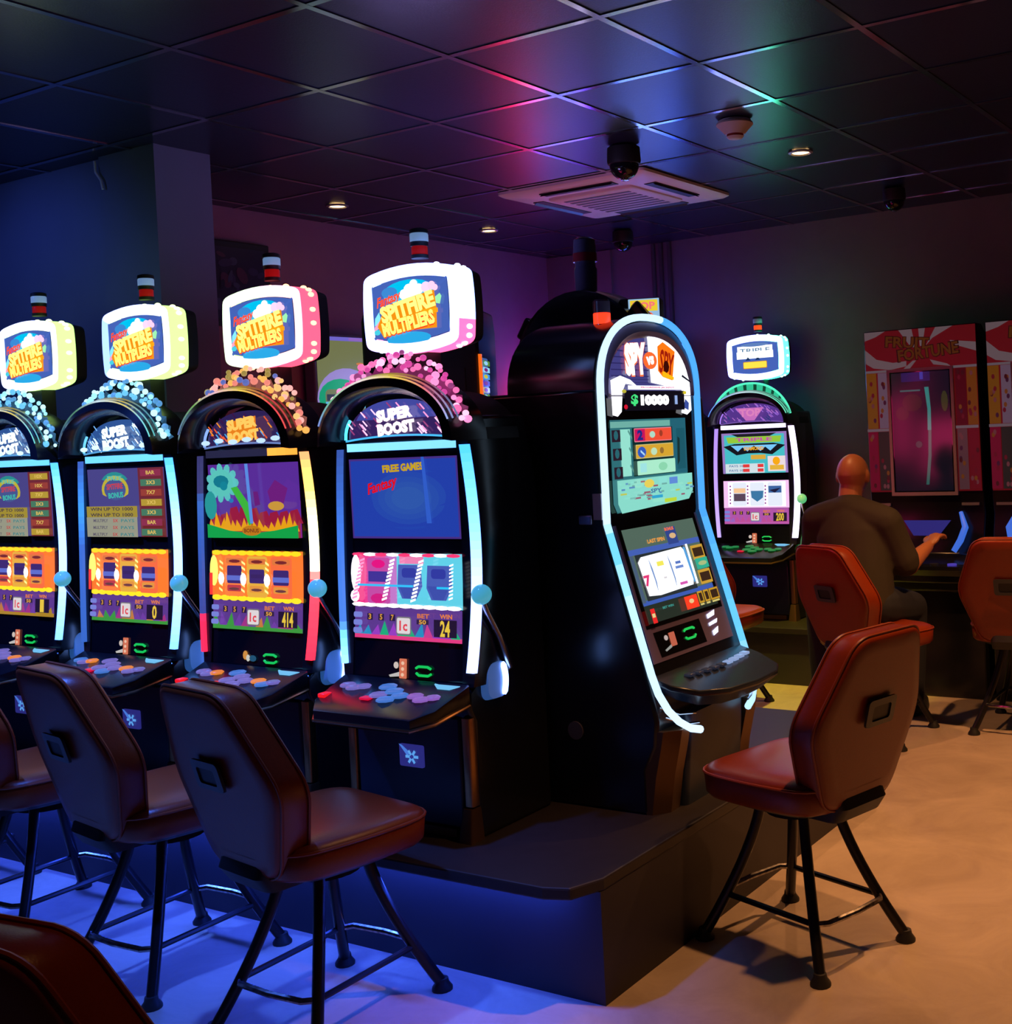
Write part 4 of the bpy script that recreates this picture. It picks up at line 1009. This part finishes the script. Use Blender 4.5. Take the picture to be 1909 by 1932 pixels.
    for k in range(9):
        x = -.16 + k * .048; y = -.045 - .012 * sin(k / 8 * pi)
        MB().box(x - .016, x + .016, y - .022, y + .006, z1(y) - .002, z1(y) + .008).build('button', emit('neon_button_%d' % (k > 4), hdr(150, 175, 225) if k > 4 else hdr(60, 66, 90), .8 if k > 4 else .25), d, True, .003)
    # belly, feet, beacon, side boxes
    MB().loops([[(x, y, z) for x, y in rrect(-.19, .19, -.055 + o, .03, .02, 3)] for z, o in ((.0, .02), (.20, .0), (.30, -.005))]).build('belly_door', mat('belly_door_navy', (1, 1, 1)), r, True)
    for sg in (-1, 1):
        MB().loops([[(sg * x, y, z) for x, y in ((hw - .002, .04), (hw - .006, .03 + b - .05), (.262, b - .06), (.20, b - .055), (.20, .04))] for z, b in ((.0, .04), (.12, .02), (.22, -.005), (.27, -.015))]).build('front_corner', mat('dark_bronze', (1, 1, 1)), r)
        for k in range(2):
            MB().tube([(sg * .285, -.01 - .02 * k, .34 - .03 * k), (sg * .24, -.055 - .02 * k, .315 - .03 * k), (sg * .17, -.075 - .012 * k, .305 - .03 * k)], .0035, 6).build('chrome_rib', CHROME, r)
    MB().box(-hw - .012, -hw, .19, .24, .93, .96).build('side_lock', mat('lock_steel', (.3, .3, .5), .3, .8), r, True, .004)
    MB().box(-hw - .004, -hw + .003, .152, .185, .945, 1.03).build('side_label', mat('label_paper', (.5, .42, .42), .5), r, False)
    MB().cyl((-hw - .004, .30, .25), (-hw + .001, .30, .25), .03, n=20).build('side_cover_disc', mat('disc_brown', (.09, .065, .055), .5), r)
    t = (-.135, .24, 1.565)
    MB().lathe([(.026, .0), (.026, .028)], 16, t).build('beacon_base', CHROME, r)
    MB().lathe([(.030, .030), (.030, .065)], 16, t).build('beacon_red', emit('beacon_neon', hdr(255, 60, 30), 1.6, (.3, .02, .02)), r)
    MB().lathe([(.030, .067), (.030, .105), (.024, .112)], 16, t).build('beacon_lens', mat('beacon_smoke', (.12, .09, .16), .2), r)
    return r
neon_machine()

# ------------------------------------------------------------------ machines seen from behind at the far side of the podium
def back_machines():
    r = thing('slot_machine', 'black slot cabinet seen from behind with orange edged side panel, behind the pink crested machine', 'slot machine', (-3.20, 3.475, PODZ), radians(29))
    MB().prism_x([(0, 0), (0, 1.70), (.03, 1.735), (.34, 1.735), (.38, 1.66), (.38, 0)], -.225, .225).build('cabinet', BLACKM, r, True, .012)
    MB().box(-.17, .17, -.006, .004, .10, 1.50).build('rear_door', mat('rear_door_black', (.016, .016, .02), .5), r, False)
    for k in range(5): MB().box(-.12, .12, -.010, -.004, 1.25 + k * .03, 1.262 + k * .03).build('vent_slot', BLACKM, r, False)
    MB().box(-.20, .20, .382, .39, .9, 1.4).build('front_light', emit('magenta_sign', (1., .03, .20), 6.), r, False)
    MB().add([(-.20, .06, 1.7365), (.20, .06, 1.7365), (.20, .30, 1.7365), (-.20, .30, 1.7365)], [(0, 1, 2, 3)]).build('ceiling_fill', emit('violet_ceiling_fill', (.45, .35, 1.), 18.), r, False)  # unseen glowing sheet added on the roof to brighten the ceiling
    MB().box(.226, .236, -.014, .010, 1.30, 1.55).build('side_light', emit('orange_edge', hdr(250, 105, 15), 1.0), r, False)
    a = Art(); rn = random.Random(9); a.rect(.012, .16, 1.29, 1.54, hdr(60, 90, 150))
    for k in range(9):
        z = 1.30 + k * .026; a.rect(.014, .15, z, z + .02, rn.choice([hdr(60, 150, 230), hdr(210, 20, 70), hdr(180, 170, 30), hdr(70, 60, 190), hdr(150, 215, 250), hdr(90, 140, 60)])); a.ell(.07, z + .01, .04, .008, rn.choice([hdr(150, 210, 255), hdr(200, 190, 50), hdr(120, 40, 120)]), 8)
    a.build('side_panel_art', SCREEN, r, lambda u, v, d: (.228 + d, u, v))
    # wheel-topped machine
    r = thing('slot_machine', 'black wheel topped slot machine seen from behind with a tall dark beacon', 'slot machine', (-2.83, 3.98, PODZ))
    MB().prism_x([(0, 0), (0, 1.30), (.05, 1.36), (.48, 1.36), (.50, 1.2), (.50, 0)], -.30, .31).build('cabinet', BLACKM, r, True, .012)
    W = [(.335 * cos(2 * pi * k / 40), 1.475 + .335 * sin(2 * pi * k / 40)) for k in range(40)]
    MB().loops([[(x, y, 1.475 + (z - 1.475) * s if s != 1 else z) for x, z in [(a * s, b) for a, b in W]] for y, s in ((.0, .90), (.02, .99), (.05, 1.), (.16, 1.), (.18, .96))]).build('wheel_housing', BLACK, r)
    for k, q in enumerate((14, 38, 146, 172, 197)):
        c, s_ = cos(radians(q)), sin(radians(q))
        m = MB().box(-.035, .035, -.05, .05, -.05, .05).build('wheel_fin', BLACK, r, True, .012); m.location = (.345 * c, .10, 1.475 + .345 * s_); m.rotation_euler = (0, -radians(q), 0)
    for k in range(10):
        q = radians(120 + k * 11)
        MB().sphere((.338 * cos(q), .185, 1.475 + .338 * sin(q)), .016, 6).build('wheel_lamp', emit('magenta_wheel_lamp', (1., .03, .22), 18.), r)
    MB().lathe([(.045, 0), (.048, .10), (.043, .11), (.043, .13)], 20, (.0, .10, 1.80)).build('beacon_pole', mat('beacon_smoke_blue', (.05, .055, .11), .15), r)
    MB().lathe([(.05, .13), (.05, .165)], 20, (.0, .10, 1.80)).build('beacon_red', mat('beacon_red_off', (.12, .012, .02), .2), r)
    MB().lathe([(.048, .165), (.045, .22), (.03, .23)], 20, (.0, .10, 1.80)).build('beacon_lens', mat('beacon_smoke_blue', (1, 1, 1)), r)
    MB().tube([(.23, .16, 1.36), (.24, .16, 1.61)], .02, 8).build('sign_post', BLACKM, r)
    q = MB().box(-.10, .066, .004, .11, -.074, .074).build('side_sign_box', BLACKM, r, True, .008); q.location = (.29, .075, 1.68); q.rotation_euler = (0, 0, radians(24))
    a = Art(); a.rect(-.062, .062, -.07, .07, hdr(150, 190, 225)); a.rect(-.055, .055, .02, .065, hdr(235, 205, 50)); a.text('TOP', 0, .042, .09, .03, hdr(250, 120, 120), 0, 0, .04)
    a.ell(.005, -.015, .04, .035, hdr(245, 80, 80), 14); a.ell(.02, -.005, .018, .018, hdr(250, 130, 60), 10); a.rect(-.06, -.02, -.066, -.02, hdr(210, 190, 60)); a.ell(.03, -.055, .02, .012, hdr(230, 200, 60), 8)
    s = a.build('side_sign', SCREEN, r, lambda u, v, d: (u, -d, v)); s.location = (.29, .075, 1.68); s.rotation_euler = (0, 0, radians(24))
    # hidden fronts of this back row throw magenta on the left wall
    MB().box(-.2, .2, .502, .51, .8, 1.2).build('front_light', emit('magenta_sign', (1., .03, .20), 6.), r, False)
back_machines()

def lightbox():
    r = thing('slot_machine', 'slot machine with olive upper screen and green ringed sign against the pink lit wall', 'slot machine', (-5.33, 5.08, 0), 0)
    MB().box(0, .34, -.26, .27, 0, 1.45).build('cabinet', BLACKM, r, True, .01)
    MB().box(.02, .10, -.27, .27, 1.45, 2.22).build('screen_housing', mat('screen_frame_mauve', (.12, .10, .16), .4), r, True, .008)
    a = Art(); a.rect(-.25, .25, 1.78, 2.16, hdr(112, 116, 76)); a.rect(-.25, .25, 2.16, 2.205, hdr(110, 100, 200)); a.rect(-.0, .25, 2.165, 2.2, hdr(140, 100, 190)); a.ell(.08, 1.90, .03, .012, hdr(200, 120, 50), 10)
    a.rect(-.25, .25, 1.46, 1.78, hdr(112, 116, 76)); a.ell(-.03, 1.68, .23, .19, hdr(150, 130, 200), 26); a.ell(-.08, 1.685, .17, .12, hdr(20, 150, 110), 20); a.rr(-.20, .12, 1.56, 1.74, .03, hdr(110, 115, 80)); a.rect(-.19, .11, 1.67, 1.71, hdr(48, 46, 70)); a.rect(-.2, .13, 1.625, 1.665, hdr(90, 180, 225)); a.text('DIAMOND', -.03, 1.645, .26, .03, hdr(40, 90, 180), 0, 0, .04); a.rect(-.14, .08, 1.565, 1.61, hdr(170, 150, 40)); a.poly([(-.22, 1.50), (.05, 1.49), (.03, 1.455), (-.15, 1.455)], hdr(20, 170, 110))
    a.build('upper_screen', SCREEN, r, lambda u, v, d: (.101 + d, u, 2.05 + (v - 1.9) * .5 if v > 1.9 else 2.05 - (1.9 - v) * .95), .0003)
lightbox()

# ------------------------------------------------------------------ red striped cabinets on the back wall
def red_machine(loc, label, grp, full=True):
    r = thing('slot_machine', label, 'slot machine', loc, 0, grp)
    hw = .335
    MB().prism_x([(.0, 1.12), (.0, 2.085), (.10, 2.085), (.40, 1.9), (.40, 0), (-.10, 0), (-.10, .60), (-.22, .66), (-.24, .72), (-.05, .80), (.02, 1.02)], -hw, hw).build('cabinet', BLACK, r, True, .008)
    a = Art(); w = .328
    a.rect(-w, w, 1.15, 2.08, rgb(205, 38, 44))
    white = rgb(225, 190, 200)
    a.poly([(-w, 1.98), (-.26, 1.92), (-.16, 1.895), (-.08, 1.90), (-.08, 1.87), (-.18, 1.855), (-.28, 1.87), (-w, 1.90)], white)
    a.poly([(-w, 2.08), (-.2, 2.08), (-.26, 2.05), (-w, 2.03)], white)
    a.poly([(-.12, 2.08), (-.04, 2.08), (-.02, 1.97), (-.05, 1.98)], white); a.poly([(.0, 2.08), (.04, 2.08), (.02, 1.98), (.005, 1.98)], white); a.poly([(.10, 2.08), (.20, 2.08), (.08, 2.02), (.04, 1.98)], white)
    a.poly([(.18, 2.0), (w, 1.98), (w, 1.93), (.2, 1.975)], white); a.poly([(-.10, 1.855), (-.04, 1.90), (-.02, 1.90), (-.06, 1.855)], white); a.poly([(.06, 1.90), (.16, 1.87), (.18, 1.855), (.08, 1.87)], white)
    gold = rgb(170, 92, 14); dg = rgb(70, 30, 8)
    a.text('FRUIT', -.07, 2.005, .27, .07, dg, -.10, 0, .07); a.text('FORTUNE', .05, 1.945, .37, .078, dg, .08, 0, .07)
    a.text('FRUIT', -.07, 2.005, .26, .062, gold, -.10, 0, .03); a.text('FORTUNE', .05, 1.945, .355, .068, gold, .08, 0, .03)
    a.rect(-w, w, 1.842, 1.856, rgb(215, 190, 205))
    rn = random.Random(11)
    for x0, x1, z0, z1, c in ((-w, -.265, 1.52, 1.84, rgb(230, 140, 20)), (-.255, -.195, 1.52, 1.84, rgb(210, 170, 205)), (-w, -.27, 1.16, 1.50, rgb(220, 30, 80)), (-.265, -.195, 1.16, 1.50, rgb(30, 70, 60)),
                              (.205, .265, 1.52, 1.84, rgb(150, 20, 30)), (.27, w, 1.52, 1.84, rgb(225, 120, 20)), (.205, .262, 1.16, 1.50, rgb(170, 110, 120)), (.267, w, 1.16, 1.50, rgb(200, 30, 50))):
        a.rect(x0, x1, z0, z1, c)
        for k in range(7):
            x = rn.uniform(x0 + .01, x1 - .01); z = rn.uniform(z0 + .02, z1 - .02)
            a.ell(x, z, .009, .014, rn.choice([rgb(220, 120, 40), rgb(190, 40, 60), rgb(110, 50, 90), rgb(210, 110, 120), rgb(120, 40, 40)]), 10)
    a.rect(-w, -.195, 1.502, 1.518, rgb(215, 190, 205)); a.rect(.20, w, 1.502, 1.518, rgb(215, 190, 205))
    a.build('front_graphic', BACKLIT, r, lambda u, v, d: (u, -.0008 - d * .4, v))
    fr = MB()
    for q in ((-.195, -.178, 1.128, 1.855), (.178, .195, 1.128, 1.855), (-.178, .178, 1.128, 1.148), (-.178, .178, 1.838, 1.855)): fr.box(q[0], q[1], -.022, .0, q[2], q[3])
    f = fr.build('screen_frame', mat('frame_mauve', rgb(165, 140, 160), .45), r, False)
    s = MB().box(-.178, .178, -.016, -.008, 1.148, 1.838).build('portrait_screen', GLASSB, f, False)
    a = Art()  # reflections of nearby lights drawn onto the dark screen
    a.rect(-.17, .17, 1.155, 1.832, hdr(8, 11, 22)); a.rect(-.11, .06, 1.78, 1.832, hdr(14, 20, 70)); a.rect(.0, .02, 1.79, 1.832, hdr(40, 50, 140))
    a.rect(-.12, .0, 1.724, 1.733, hdr(10, 80, 80)); a.poly([(.025, 1.745), (.05, 1.745), (.058, 1.62), (.056, 1.50), (.034, 1.50), (.038, 1.62)], hdr(10, 112, 108)); a.poly([(.038, 1.50), (.056, 1.50), (.05, 1.35), (.03, 1.19), (.012, 1.19), (.032, 1.36)], hdr(6, 80, 74))
    a.ell(-.05, 1.66, .06, .05, hdr(26, 22, 18), 12); a.ell(-.11, 1.60, .04, .04, hdr(20, 22, 18), 12); a.ell(.14, 1.66, .02, .06, hdr(40, 44, 20), 10); a.ell(-.02, 1.42, .02, .02, hdr(8, 46, 46), 10)
    a.build('screen_reflection', SCREEN, s, lambda u, v, d: (u, -.0165 - d * .3, v))
    # lower body details: bright lower panel, slanted cheeks, lit side strip, deck
    a = Art(); a.poly([(-.14, .985), (.14, .985), (.075, .90), (-.075, .90)], hdr(42, 38, 112))
    a.build('lower_display', SCREEN, r, lambda u, v, d: (u, .02 - .07 * (1.02 - v) / .22 - .006 - d, v))
    for sg in (-1, 1):
        MB().tube([(sg * .20, .0, 1.03), (sg * .235, -.045, .95), (sg * .215, -.08, .88), (sg * .18, -.10, .82)], [.012, .019, .019, .016], 8).build('side_strip', emit('soft_blue_strip', hdr(60, 110, 220), .9), r)
        MB().box(sg * .26 - .05, sg * .26 + .05, -.012, .0, 1.07, 1.085).build('speaker_bar', mat('bar_grey', (.25, .22, .25), .4), r, False)
    d = MB().loops([[(x, y, z) for x, y in rrect(-.31, .31, -.27 + o, -.03, .05, 4)] for z, o in ((.70, .03), (.735, .0), (.755, .005))]).build('button_deck', BLACK, r)
    for k in range(5): MB().cyl((-.2 + .1 * k, -.2, .754), (-.2 + .1 * k, -.2, .764), .026, n=12).build('button', emit('deck_violet_button', hdr(80, 64, 190), .7) if k == 4 else DARKG, d)
    return r
RG = 'red striped slot cabinets along the back wall'
red_machine((-2.30, 6.60, 0), 'red and white striped cabinet with dark portrait screen in front of the seated man', RG)
red_machine((-1.585, 6.60, 0), 'red and white striped cabinet cut by the right edge of the photo', RG)

# ------------------------------------------------------------------ casino chairs
def chair_proto():
    r = thing('casino_chair', 'tan vinyl casino chair', 'chair', (0, 0, 0))
    # seat cushion (front is +y)
    O = round_poly([(-.225, .215), (.225, .215), (.235, 0), (.205, -.235), (-.205, -.235), (-.235, 0)], .10, 5)
    lv = [(.455, .03), (.462, .010), (.475, .0), (.53, -.004), (.548, .006), (.556, .022), (.562, .06), (.563, .12)]
    MB().loops([[(x, y, z + .012 * (y > .1) * 0) for x, y in shrink(O, d)] for z, d in lv]).build('seat', LEATHER, r, True, angle=60)
    MB().tube([(x, y, .536) for x, y in shrink(O, -.0045)], .0042, 6, closed=True).build('seat_piping', LEATHERE, r)
    MB().loops([[(x, y, z) for x, y in shrink(O, d)] for z, d in ((.425, .11), (.435, .07), (.457, .028))]).build('seat_pan', BLACKM, r)
    # hexagonal backrest with a soft front, flat back, piping and a handle cut-out
    H = round_poly([(-.145, .975), (.145, .975), (.25, .72), (.15, .47), (-.15, .47), (-.25, .72)], .055, 6)
    def bp(x, z, t):                 # t thickness coordinate, leaning back with height, wrapping forward at the sides
        return (x, -.225 - .28 * (z - .50) + .55 * x * x + t, z)
    loops = []
    for t, d in ((-.03, .05), (-.034, .012), (-.03, .002), (-.018, -.003), (.05, -.003), (.066, .004), (.078, .022), (.085, .06), (.088, .12)):
        loops.append([bp(x, z, t) for x, z in shrink(H, d)])
    b = MB().loops(loops).build('backrest', LEATHER, r, True, angle=60)
    for t in (-.022, .056): MB().tube([bp(x, z, t) for x, z in shrink(H, -.0045)], .0042, 6, closed=True).build('backrest_piping', LEATHERE, b)
    hp = MB(); Q = rrect(-.065, .065, .705, .785, .012, 3); Q2 = rrect(-.042, .042, .72, .765, .008, 3)
    hp.loops([[bp(x, z, -.032) for x, z in Q], [bp(x, z, -.040) for x, z in Q], [bp(x, z, -.040) for x, z in Q2], [bp(x, z, -.030) for x, z in Q2]], False, False).build('handle_plate', PLATE, b)
    MB().add([bp(x, z, -.0352) for x, z in Q2], [list(range(len(Q2)))]).build('handle_recess', mat('recess_black', (.004, .005, .008), .5), b, False)
    # back bracket
    MB().loops([[(x, y, z) for x, y in rrect(-.11, .11, -.235 - o, -.10, .03, 3)] for z, o in ((.428, .0), (.47, .03), (.545, .0))]).build('back_bracket', BLACKM, r)
    # legs: start near the swivel, sweep outwards, straight to the glides
    feet = []
    for sx in (-1, 1):
        for sy in (-1, 1):
            fx, fy = .195 * sx, .235 * sy
            P = []
            for t in [i / 12 for i in range(13)]:
                q = min(1, t / .45)
                k =   .36 + .64 * (t ** 1.4) if t > 0 else .36
                P.append((fx * k, fy * k, .425 * (1 - t) + .018))
            g = MB().tube(P, [.0165] * 13, 10).build('leg', METALB, r)
            MB().lathe([(.030, 0), (.030, .008), (.020, .022), (.018, .034)], 14, (fx, fy, 0)).build('glide', BLACKM, g)
    z = .14; k =   .36 + .64 * (1 - (z - .018) / .425) ** 1.4; bx, by = .195 * k, .235 * k
    for sy in (-1, 1):
        MB().tube([(-bx, by * sy, z), (-bx * .8, (by + .028) * sy, z + .002), (0, (by + .036) * sy, z + .002), (bx * .8, (by + .028) * sy, z + .002), (bx, by * sy, z)], .009, 8).build('footrest_bar', WORN, r)
    for sx in (-1, 1):
        MB().tube([(bx * sx, -by, z), (bx * sx, by, z)], .009, 8).build('side_bar', METALB, r)
    MB().cyl((0, 0, .40), (0, 0, .43), .10, .09, 20).build('swivel', BLACKM, r)
    return r
CH = 'tan vinyl casino chairs'
chairs = [((-2.60, 2.335), 0, -9, 'tan vinyl casino chair before the pink crested machine, rightmost of the front row', None),
          ((-3.295, 2.36), 0, -9, 'tan vinyl casino chair second in the front row, before the cartoon screen machine', None),
          ((-4.00, 2.39), 0, -8, 'tan vinyl casino chair third in the front row, before the whitish green sign', None),
          ((-4.72, 2.40), 0, -8, 'tan vinyl casino chair at the left edge of photo, mostly cut off', None),
          ((-1.65, 1.18), 0, 7, 'nearest casino chair, only the dark backrest corner showing at bottom left', None),
          ((-1.60, 3.30), 90, -17, 'tan vinyl casino chair facing the white outlined end machine on orange floor', 2),
          ((-2.25, 5.62), 0, -24, 'tan vinyl casino chair under the seated man', None),
          ((-1.63, 6.02), 0, 5, 'tan vinyl casino chair cut by right edge, before the second red striped cabinet', None),
          ((-3.30, 5.86), 0, 0, 'tan vinyl casino chair almost hidden behind the white outlined machine', None)]
proto = chair_proto()
SWIVEL = ('seat', 'seat_piping', 'seat_pan', 'backrest', 'back_bracket')
for i, ((x, y), base, turn, lab, extra) in enumerate(chairs):
    o = proto if i == 0 else copy_tree(proto)
    o.location = (x, y, 0); o.rotation_euler = (0, 0, radians(base + (turn if base else 0)))
    o['label'] = lab; o['group'] = CH
    sw = radians(turn if not base else (extra or 0))
    for ch in o.children:
        if ch.name.split('.')[0] in SWIVEL: ch.rotation_euler = (0, 0, sw)

# ------------------------------------------------------------------ the seated man
def limb(b, P, R, n=14, sub=5):
    """one closed tapering limb along a smooth path through the joints; R radius or (wide, deep)"""
    P = [Vector(p) for p in P]; R = [(r, r) if not isinstance(r, tuple) else r for r in R]
    pts = []; rad = []
    for i in range(len(P) - 1):
        p0, p1, p2, p3 = P[max(i - 1, 0)], P[i], P[i + 1], P[min(i + 2, len(P) - 1)]
        for k in range(sub):
            t = k / sub
            q = .5 * ((2 * p1) + (p2 - p0) * t + (2 * p0 - 5 * p1 + 4 * p2 - p3) * t * t + (3 * p1 - p0 - 3 * p2 + p3) * t ** 3)
            pts.append(q); rad.append(tuple(R[i][c] + (R[i + 1][c] - R[i][c]) * t for c in (0, 1)))
    pts.append(P[-1]); rad.append(R[-1])
    # round ends
    d0 = (pts[0] - pts[1]).normalized(); d1 = (pts[-1] - pts[-2]).normalized(); r0, r1 = rad[0], rad[-1]
    pre = [(pts[0] + d0 * min(r0) * sin(a), (r0[0] * cos(a), r0[1] * cos(a))) for a in (1.4, 1.0, .55)]
    post = [(pts[-1] + d1 * min(r1) * sin(a), (r1[0] * cos(a), r1[1] * cos(a))) for a in (.55, 1.0, 1.4)]
    seq = pre + list(zip(pts, rad)) + post
    LL = []; prev = None
    for i, (p, r) in enumerate(seq):
        t = (seq[min(i + 1, len(seq) - 1)][0] - seq[max(i - 1, 0)][0]).normalized()
        u = Vector((1, 0, 0)) if prev is None else prev
        u = (u - t * u.dot(t)); u = u.normalized() if u.length > 1e-4 else t.orthogonal().normalized()
        prev = u; w = t.cross(u)
        LL.append([p + u * r[0] * cos(2 * pi * k / n) + w * r[1] * sin(2 * pi * k / n) for k in range(n)])
    b.loops(LL)
def remesh(o, voxel, smooth=2):
    """weld the overlapping volumes of a figure into one continuous skin"""
    m = o.modifiers.new('remesh', 'REMESH'); m.mode = 'VOXEL'; m.voxel_size = voxel
    if smooth: q = o.modifiers.new('smooth', 'SMOOTH'); q.iterations = smooth; q.factor = .5
    dg = bpy.context.evaluated_depsgraph_get(); dg.update()
    me = bpy.data.meshes.new_from_object(o.evaluated_get(dg))
    o.modifiers.clear(); old = o.data; o.data = me; bpy.data.meshes.remove(old); me.name = o.name
    for p in me.polygons: p.use_smooth = True
def man():
    r = thing('person', 'seated bald man seen from behind in dark olive polo, right forearm raised', 'person', (-2.38, 5.68, 0))
    L = lambda x, y, z: (x + 2.38, y - 5.68, z)
    hip, belly, chest, nb, neck, head0 = L(-2.36, 5.68, .64), L(-2.37, 5.70, .80), L(-2.40, 5.735, .99), L(-2.415, 5.755, 1.10), L(-2.42, 5.775, 1.165), L(-2.42, 5.80, 1.24)
    shL, elL, wrL = L(-2.60, 5.76, 1.06), L(-2.70, 5.93, .86), L(-2.56, 6.14, .82)
    shR, elR, wrR = L(-2.215, 5.74, 1.05), L(-2.14, 5.80, .82), L(-2.085, 5.98, .905)
    kL, aL, tL = L(-2.70, 5.96, .575), L(-2.69, 5.95, .10), L(-2.69, 6.12, .045)
    kR, aR, tR = L(-2.23, 6.10, .57), L(-2.24, 6.06, .10), L(-2.24, 6.22, .045)
    hL, hR = L(-2.47, 5.70, .63), L(-2.26, 5.70, .63)
    b = MB()
    limb(b, [hip, belly, chest, nb], [(.155, .12), (.15, .115), (.17, .115), (.11, .085)], 18)
    limb(b, [nb, neck, head0], [.068, .062, .060])
    for sh_, el, wr in ((shL, elL, wrL), (shR, elR, wrR)):
        limb(b, [nb, sh_], [.07, .065]); limb(b, [sh_, tuple(Vector(sh_).lerp(Vector(el), .5)), el, tuple(Vector(el).lerp(Vector(wr), .35)), wr], [.062, .055, .044, .046, .029])
    for h_, k, a, t in ((hL, kL, aL, tL), (hR, kR, aR, tR)):
        limb(b, [h_, tuple(Vector(h_).lerp(Vector(k), .5)), k], [.10, .085, .064]); limb(b, [k, tuple(Vector(k).lerp(Vector(a), .35)), a], [.062, .058, .040]); limb(b, [a, t], [.042, .034])
    # head: skull, jaw, nose, ears
    H = Vector(L(-2.415, 5.815, 1.295))
    hd = MB().sphere((0, 0, 0), .1, 16, (.83, 1.0, 1.08))
    for i, (x, y, z) in enumerate(hd.v):
        if z < -.01: k = 1 + z * 1.6; x *= k; y = y * (1 + z * .8) + (.012 if y > 0 else .018 * (-z / .1))
        hd.v[i] = tuple(H + Vector((x, y, z)))
    b.add(hd.v, hd.f)
    b.add(*(lambda m: (m.v, m.f))(MB().sphere(tuple(H + Vector((0, .102, -.02))), .018, 8, (.7, 1., 1.3))))
    b.add(*(lambda m: (m.v, m.f))(MB().sphere(tuple(H + Vector((0, .085, -.06))), .022, 8, (1.2, .7, .5))))
    b.add(*(lambda m: (m.v, m.f))(MB().sphere(tuple(H + Vector((0, .07, -.085))), .03, 8, (1.1, .9, .8))))
    for sg in (-1, 1):
        b.add(*(lambda m: (m.v, m.f))(MB().sphere(tuple(H + Vector((sg * .084, .0, -.012))), .03, 10, (.35, .65, 1.1))))
        b.add(*(lambda m: (m.v, m.f))(MB().sphere(tuple(H + Vector((sg * .034, .088, .005))), .014, 8, (1.2, .6, .7))))
    # hands: palm, four unequal fingers and a thumb
    def hand(w, d, up, side, curl):
        w, d, up = Vector(w), Vector(d).normalized(), Vector(up).normalized(); sd = d.cross(up).normalized() * side; up = sd.cross(d).normalized() * side
        palm = MB().sphere((0, 0, 0), 1, 10)
        vs = [tuple(w + d * (.052 + .05 * y) + sd * .042 * x + up * .017 * z) for x, y, z in palm.v]; b.add(vs, palm.f)
        for k, (o, ln) in enumerate(((-.03, .068), (-.010, .078), (.011, .073), (.031, .058))):
            p0 = w + d * .075 + sd * o; P = [p0]; a = .25
            dirv = d
            for j in range(3):
                a += curl * (.5 + .3 * j); dirv = d * cos(a) - up * sin(a); P.append(P[-1] + dirv * ln * (.45, .32, .26)[j])
            limb(b, P, [.0105, .0098, .009, .0075], 10, 3)
        P = [w + d * .03 - sd * .03, w + d * .055 - sd * .056 - up * .006, w + d * .085 - sd * .062 - up * .016]
        limb(b, P, [.013, .0115, .009], 10, 3)
    hand(wrR, Vector(L(-2.06, 6.05, .965)) - Vector(wrR), (-.1, -.2, 1), 1, .55)
    hand(wrL, (.35, .9, -.05), (0, 0, 1), -1, .45)
    body = b.build('body', SKIN, r); remesh(body, .0065, 2)
    # polo shirt
    c = MB()
    limb(c, [hip, belly, chest, nb], [(.195, .155), (.185, .150), (.195, .135), (.12, .10)], 20)
    limb(c, [nb, tuple(Vector(nb).lerp(Vector(neck), .55))], [.088, .078])
    for sh_, el in ((shL, elL), (shR, elR)):
        S_, E2 = Vector(sh_), Vector(el)
        limb(c, [nb, tuple(Vector(nb).lerp(S_, .5)), sh_], [.098, .094, .086]); limb(c, [sh_, tuple(S_.lerp(E2, .5)), tuple(S_.lerp(E2, .86))], [.086, .080, .082])
    sh = c.build('polo_shirt', SHIRT, r); remesh(sh, .009, 6)
    col = MB().loops([[tuple(Vector(L(-2.418, 5.768, 1.15)) + Vector((ra * cos(2 * pi * k / 20), ra * 1.0 * sin(2 * pi * k / 20), dz + .012 * sin(2 * pi * k / 20)))) for k in range(20)] for ra, dz in ((.090, -.02), (.080, .012), (.072, .022), (.068, .01))], False, False).build('collar', SHIRT, sh)
    t = MB()
    limb(t, [hip, tuple(Vector(hip) + Vector((0, 0, .10)))], [(.18, .145), (.17, .135)], 18)
    for h_, k, a in ((hL, kL, aL), (hR, kR, aR)):
        limb(t, [h_, tuple(Vector(h_).lerp(Vector(k), .5)), k], [.122, .105, .082]); limb(t, [k, tuple(Vector(k).lerp(Vector(a), .5)), a], [.082, .076, .068])
    tr = t.build('trousers', TROUS, r); remesh(tr, .010, 4)
    for a, q in ((aL, tL), (aR, tR)):
        A, Q = Vector(a), Vector(q)
        MB().loops([[tuple(Vector((A.x + hw * cos(2 * pi * k / 16), (A.y + .07) + hl * sin(2 * pi * k / 16), z))) for k in range(16)] for hw, hl, z in ((.046, .135, .0), (.050, .14, .02), (.046, .13, .06), (.035, .06, .10))]).build('shoe', BLACKM, r)
man()
